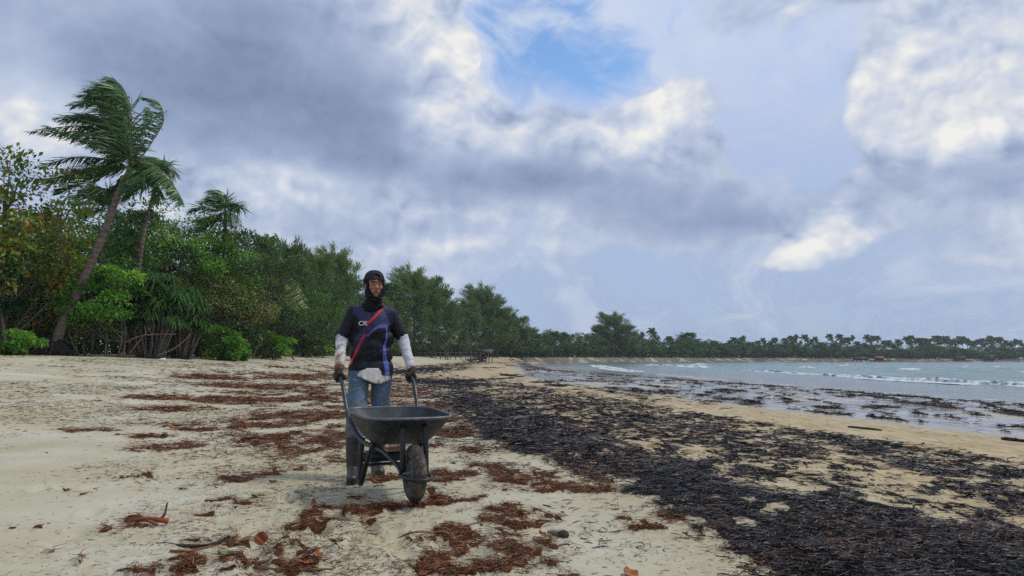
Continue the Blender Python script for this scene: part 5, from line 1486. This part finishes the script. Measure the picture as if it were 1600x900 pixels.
# -- jeans and rubber boots
def mat_jeans():
    m, nb, pr, out = material("muddy_jeans")
    o = nb.n('ShaderNodeTexCoord').outputs['Object']
    a = nb.noise(o, 9, 5, .65); b_ = nb.noise(o, 40, 4, .6)
    c = nb.mixc(b_, (.055, .10, .165), (.12, .19, .28))
    c = nb.mixc(nb.smooth(a, .49, .64, 0, .85), c, nb.mixc(b_, (.085, .075, .050), (.20, .18, .13)))
    nb.link(c, pr.inputs['Base Color']); pr.inputs['Roughness'].default_value = .85
    bump(nb, pr, nb.noise(o, 22, 4, .5), .6, .018)
    return m
jn = Geo(); jn.capsule(A3(-.07, .018, .90), A3(.07, .018, .90), .098, .098)
for k in 'rl':
    jn.capsule(J['hp' + k] + A3(0, 0, .0), J['kn' + k], .099, .075); jn.capsule(J['kn' + k], J['kn' + k] * .55 + J['an' + k] * .45, .076, .066)
jnm, _ = remeshed(jn, .007, 4, .5, folds(.0085, 6, 8, 9))
link("jeans", jnm, mat_jeans(), man)
M_BOOT = scuffed("rubber_boot", (.018, .018, .016), (.035, .033, .026), (.10, .088, .062), .45, 0, 12)
for k in 'rl':
    bt_ = Geo(); up_ = J['kn' + k] * .62 + J['an' + k] * .38
    bt_.tube(resample([up_, J['kn' + k] * .3 + J['an' + k] * .7, J['an' + k] + A3(0, 0, .0)], 8), np.linspace(.074, .052, 8), 16)
    bt_.capsule(J['an' + k], J['an' + k] + A3(0, .02, -.045), .050, .046); bt_.capsule(J['an' + k] + A3(0, -.02, -.02), J['to' + k], .050, .042)
    bt_.ball(J['to' + k] + A3(0, -.01, -.002), (.046, .055, .038))
    bo_, _ = remeshed(bt_, .007, 3, .5)
    bo = link("boot", bo_, M_BOOT, man)
    so = Geo(); he = J['an' + k] + A3(0, .03, 0); zz = min(J['to' + k][2], J['an' + k][2]) - .042
    p_ = (J['to' + k] + he) / 2; p_[2] = zz
    so.capsule(A3(he[0], he[1], he[2] - .085), A3(J['to' + k][0], J['to' + k][1], J['to' + k][2] - .034), .040, .046)
    sl_ = so.mesh("sole"); link("sole", sl_, M_BOOT, bo)

# -- work gloves closed on the grips
M_GLOVE = simple("work_glove", (.022, .016, .012), (.060, .042, .030), 34, .85, .4, .004)
hdir = barrow_to_man((.295, .84, .815)) - barrow_to_man((.295, .72, .785)); hdir /= np.linalg.norm(hdir)      # towards the grip end
for s, k in ((-1, 'r'), (1, 'l')):
    c = barrow_to_man((s * .295, .775, .80))
    up = A3(0, 0, 1) - hdir * hdir[2]; up /= np.linalg.norm(up); sd_ = np.cross(hdir, up) * 1.0
    outv = sd_ * (1 if np.dot(sd_, A3(s, 0, 0)) > 0 else -1)
    gl = Geo()
    # palm lies on the outer side and top of the grip
    for q in (-.032, -.011, .011, .032):
        gl.capsule(c + hdir * q + up * .040 + outv * .012, c + hdir * q * .95 + outv * .036 + up * .002, .0155, .0150)
    gl.capsule(J['wr' + k], c + up * .045 + outv * .010, .034, .032)
    for fi, q in enumerate((-.036, -.012, .012, .034)):       # four fingers curl under and back up inside
        r_ = (.0118, .0124, .0120, .0105)[fi]; ln = (.95, 1.05, 1.0, .82)[fi]
        f0 = c + hdir * q + outv * .034 - up * .006; f1 = c + hdir * q + outv * .020 - up * .032 * ln; f2 = c + hdir * q - outv * .014 - up * .033 * ln; f3 = c + hdir * q - outv * .031 * ln - up * .010
        gl.capsule(f0, f1, r_ * 1.06, r_); gl.capsule(f1, f2, r_, r_ * .95); gl.capsule(f2, f3, r_ * .95, r_ * .85)
    t0 = c - hdir * .030 + up * .036 - outv * .004; t1 = c - hdir * .052 + up * .022 - outv * .026; t2 = c - hdir * .040 - up * .008 - outv * .036
    gl.capsule(t0, t1, .0150, .0130); gl.capsule(t1, t2, .0130, .0110)
    gm, _ = remeshed(gl, .0042, 2, .4)
    link("glove", gm, M_GLOVE, man)

# ------------------------------------------------------------------ small things on the sand
def leaf_thing(px, py, size, label, mat, tilt=20, rz=0., curl=.5, stand=False, name="fallen_leaf", wr=.6):
    size *= .78
    p = gp(px, py); z = ground_z(p[0], p[1])
    nu_, nv_ = 9, 7; V = []
    for a in range(nu_):
        u = a / (nu_ - 1)
        w = size * wr * (math.sin(math.pi * min(u * .93 + .05, 1)) ** .7)
        for b_ in range(nv_):
            v = b_ / (nv_ - 1) * 2 - 1
            V.append((v * w * .5, (u - .5) * size, abs(v) ** 1.6 * w * .35 * curl + size * .16 * curl * math.cos(u * 5) + .006 * math.sin(u * 9 + v * 4)))
    V = np.array(V); q = np.array([[a * nv_ + b_, a * nv_ + b_ + 1, (a + 1) * nv_ + b_ + 1, (a + 1) * nv_ + b_] for a in range(nu_ - 1) for b_ in range(nv_ - 1)])
    V = np.vstack([V, V + A3(0, 0, -.003)]); nn = nu_ * nv_
    Rm = np.array(Matrix.Rotation(rz, 3, 'Z') @ Matrix.Rotation(RAD(tilt), 3, 'X'))
    V = V @ Rm.T; V[:, 2] -= V[:, 2].min() + (.012 if stand else .002)
    g = Geo().add(V, np.vstack([q, q[:, ::-1] + nn]))
    st = np.array([V[nv_ // 2], V[nv_ // 2] + Rm @ A3(0, -size * .22, .01)])
    o = g.build(name, mat); o.location = (p[0], p[1], z + .006)
    link("stalk", Geo().tube(st, .0028, 5).mesh("stalk"), M_DEAD, o)
    tag(o, label, "leaf")
    return o
M_LRED = simple("red_leaf", (.17, .034, .012), (.30, .070, .018), 14, .6)
M_LORG = simple("orange_leaf", (.25, .075, .018), (.40, .14, .03), 14, .6)
M_LBRN = simple("brown_leaf", (.10, .045, .020), (.22, .10, .04), 14, .7)
M_LGRN = simple("fresh_leaf", (.10, .17, .025), (.20, .26, .04), 14, .5)
leaf_thing(408, 850, .085, "upright round orange red leaf standing on the brown weed", M_LRED, 72, .15, .4, True, wr=1.1)
leaf_thing(478, 888, .10, "curled orange leaf lying at the bottom left of centre", M_LORG, 8, 1.3, .7)
leaf_thing(497, 882, .08, "small orange leaf touching the curled orange one", M_LORG, 24, .5, .8)
leaf_thing(985, 900, .10, "orange leaf cut by the bottom edge beside the white sand", M_LORG, 25, .6, .5, True, wr=.9)
leaf_thing(848, 842, .07, "small orange red leaf beside the dark coconut shell", M_LRED, 30, .8, .5)
leaf_thing(490, 790, .075, "orange leaf on the weed patch in front of the barrow legs", M_LORG, 45, .2, .5, True)
leaf_thing(426, 757, .085, "red leaf lying flat on sand left of the barrow legs", M_LRED, 10, 1.4, .4)
leaf_thing(429, 743, .06, "small crimson leaf near the weed left of the barrow", M_LRED, 35, .3, .6, True, wr=.9)
leaf_thing(400, 779, .10, "fresh yellow green leaf lying left of the barrow", M_LGRN, 6, 1.4, .4)
leaf_thing(525, 857, .09, "olive leaf lying alone on pale sand at bottom centre", M_LBRN, 5, 1.5, .3)
leaf_thing(810, 808, .06, "yellow green leaf scrap on the weed heap right of the wheel", M_LGRN, 30, .9, .5)
leaf_thing(350, 873, .10, "pale green leaf in the weed at bottom left", M_LGRN, 8, 1.2, .3)
leaf_thing(103, 771, .07, "red brown leaf alone on the pale sand at left", M_LBRN, 15, 1.4, .6)
leaf_thing(268, 671, .18, "bright orange leaf on the weed at mid left", M_LORG, 30, 1.4, .6)
# dry pod stalk with an upright twig
p = gp(236, 822); o = empty("dry_pod_stalk", (p[0], p[1], ground_z(p[0], p[1]))); tag(o, "broken reddish pod stalk with an upright twig on the left sand", "driftwood")
Geo().tube(resample([(-.12, .02, .02), (-.03, 0, .035), (.07, -.01, .03), (.10, 0, .02)], 12), np.linspace(.012, .018, 12), 7).build("stalk", M_LRED, o)
Geo().tube(resample([(.04, 0, .03), (.075, 0, .06), (.085, .01, .13)], 8), np.linspace(.010, .005, 8), 6).build("twig", M_LBRN, o)
Geo().tube(resample([(-.10, .05, .015), (0, -.03, .03), (.06, -.05, .015)], 8), np.linspace(.006, .010, 8), 6).build("twig", M_LBRN, o)
# half coconut shell
p = gp(880, 842); o = empty("coconut_shell", (p[0], p[1], ground_z(p[0], p[1]) + .01)); tag(o, "dark round husk half buried right of the weed heap", "husk")
Geo().ball((0, 0, .004), (.034, .030, .026), nu=14, nv=9).build("shell", M_ROOT, o)
Geo().tube(resample([(-.03, .02, .008), (-.06, .04, .012), (-.085, .05, .006)], 6), [.018, .016, .013, .012, .010, .008], 8).build("fibre", simple("pale_husk", (.16, .13, .11), (.28, .24, .21), 20, .8), o)
# branches and logs
def log(pix, r, label, name="driftwood_stick", mat=M_ROOT, lift=.0):
    pts = []
    for (a, b_) in pix:
        q = gp(a, b_); pts.append((q[0], q[1], ground_z(q[0], q[1]) + r * .6 + lift))
    q = resample(pts, 22); b0 = q[0].copy(); rg_ = np.random.default_rng(int(pix[0][0]))
    o = Geo().tube(q - b0, r * (1 + rg_.normal(0, .13, 22)) * np.interp(np.arange(22), [0, 3, 17, 21], [.6, 1, 1, .5]), 8, jitter=.08, rng=rg_).build(name, mat); o.location = b0
    tag(o, label, "driftwood"); return o
log([(1272, 773), (1310, 781), (1350, 790), (1408, 801)], .022, "long dark rope of weed lying on ochre sand at right", "weed_roll", M_ROOT)
log([(245, 846), (290, 857), (330, 858), (358, 850)], .011, "curved dark stick lying on the weed at bottom left")
log([(265, 864), (300, 864), (345, 856)], .010, "greenish stick beside the curved dark one at bottom left", mat=M_LBRN)
log([(1325, 668), (1345, 670), (1378, 673)], .02, "dark stick lying on the ochre strip at right")
log([(1565, 686), (1582, 688), (1604, 690)], .03, "thick dark log at the right picture edge on the strip")
log([(608, 845), (640, 842), (675, 838)], .005, "thin greenish twig on the trampled sand below the wheel", mat=M_LBRN)
log([(420, 890), (400, 884), (440, 897), (520, 893)], .010, "dark curved root at the bottom edge by the orange leaves", mat=M_LBRN)
p = gp(256, 557.5); o = Geo().ball((0, 0, .06), (.16, .10, .07), nu=10, nv=6).ball((.10, .02, .08), (.08, .08, .07), nu=8, nv=5).build("litter_bag", M_WHITEP); o.location = (at(256, 34.2), 34.2, ground_z(at(256, 34.2), 34.2)); tag(o, "small white crumpled bag at the edge of the thicket", "litter")

# ------------------------------------------------------------------ fence and hut behind the man, stilt huts across the bay
M_WOOD = simple("weathered_wood", (.05, .045, .04), (.14, .125, .11), 6, .9, .4, .02)
fence = empty("fence", (at(690, 118), 118, float(H0(at(690, 118), 118)))); tag(fence, "low grey picket fence at the beach edge right of the man", "fence")
for k, px in enumerate(np.linspace(634, 752, 16)):
    x = at(px, 118) - fence.location[0]; Geo().box((x, .06 * (k % 3), .58), (.13, .13, 1.25)).build("post", M_WOOD, fence, False)
for z in (.55, 1.05): Geo().box((0, -.09, z), (at(752, 118) - at(634, 118), .05, .10)).build("rail", M_WOOD, fence, False)
def hut(px, Y, w, d, hgt, label, roofc, z0=None, stilts=True, jetty=0):
    x = at(px, Y); zb = SEA - .3 if z0 is None else z0
    o = empty("stilt_hut" if stilts else "beach_shelter", (x, Y, zb)); tag(o, label, "hut")
    o.scale = (1, 1, .62) if stilts else (1, 1, 1)
    fl = 1.5 if stilts else .2
    for sx in np.linspace(-w / 2, w / 2, 5):
        for sy in (-d / 2, d / 2): Geo().tube([(sx, sy, -.5), (sx, sy, fl if stilts else 1.5)], .12 if stilts else .07, 6).build("stilt" if stilts else "post", M_WOOD, o)
    if stilts: Geo().box((0, 0, fl), (w + .6, d + .6, .22)).build("deck", M_WOOD, o, False)
    cw = w * .62
    if not stilts: hgt += .75
    else: Geo().box((w * .08, 0, fl + .11 + hgt / 2), (cw, d * .8, hgt)).build("wall", M_WOOD, o, False)
    if stilts: Geo().box((w * .08 - cw * .2, -d * .4 - .03, fl + .1 + hgt * .42), (.8, .05, hgt * .75)).build("door", M_ROOT, o, False)
    r0 = fl + .11 + hgt; g = Geo(); e = cw / 2 + .4; dd = d * .4 + .5; cx = w * .08
    g.add([(cx - e, -dd, r0 - .1), (cx + e, -dd, r0 - .1), (cx + e, 0, r0 + 1.0), (cx - e, 0, r0 + 1.0), (cx + e, dd, r0 - .1), (cx - e, dd, r0 - .1), (cx - e, 0, r0 + .85), (cx + e, 0, r0 + .85)],
          [[0, 1, 2, 3], [3, 2, 4, 5], [1, 0, 6, 7], [7, 6, 5, 4]], [[0, 3, 6], [6, 3, 5], [2, 1, 7], [4, 2, 7]])
    g.build("roof", roofc, o, False)
    if jetty:
        Geo().box((jetty / 2 * (1 if jetty > 0 else 1), d * .2, fl - .15), (abs(jetty) + w, 1.6, .18)).build("walkway", M_WOOD, o, False)
        for q in np.linspace(w / 2, jetty + (w / 2 if jetty > 0 else -w / 2), 8): Geo().tube([(q, d * .2, -.5), (q, d * .2, fl + .5)], .11, 5).build("stilt", M_WOOD, o)
M_REDROOF = simple("red_roof", (.55, .07, .035), (.68, .11, .05), 3, .6)
M_GREYROOF = simple("grey_roof", (.045, .045, .045), (.09, .085, .08), 3, .8)
Yh = 318
hut(1370, Yh, 4.6, 3, 1.5, "far stilt hut with a bright red roof over the water", M_REDROOF, jetty=9)
hut(1340, Yh + 2, 8, 4, 1.0, "dark low stilt platform left of the red roofed hut", M_GREYROOF)
hut(1495, 372, 7, 4, 2.2, "dark stilt hut on the far water, left one of two at right", M_GREYROOF, jetty=4)
hut(1541, 380, 7, 4, 3.0, "taller dark stilt hut on the far water at right", M_GREYROOF, jetty=-5)
hut(760, 134, 2.2, 1.6, .35, "small open shelter at the right end of the picket fence", M_GREYROOF, z0=float(H0(at(760, 132), 132)), stilts=False)

# ------------------------------------------------------------------ sea air between here and the far shore
hz_g = Geo().box((0, 250, 13.0), (1560, 1180, 34.0))
haze = hz_g.build("haze", None, None, False)
mh = bpy.data.materials.new("sea_haze"); mh.use_nodes = True; mh.node_tree.nodes.clear(); nbh = NB(mh.node_tree)
vo = nbh.n('ShaderNodeVolumePrincipled'); vo.inputs['Color'].default_value = (.80, .87, .95, 1); vo.inputs['Density'].default_value = .0003
nbh.link(vo.outputs[0], nbh.n('ShaderNodeOutputMaterial').inputs['Volume'])
haze.data.materials.append(mh)
tag(haze, "thin pale sea haze over the bay", "haze", kind="stuff")
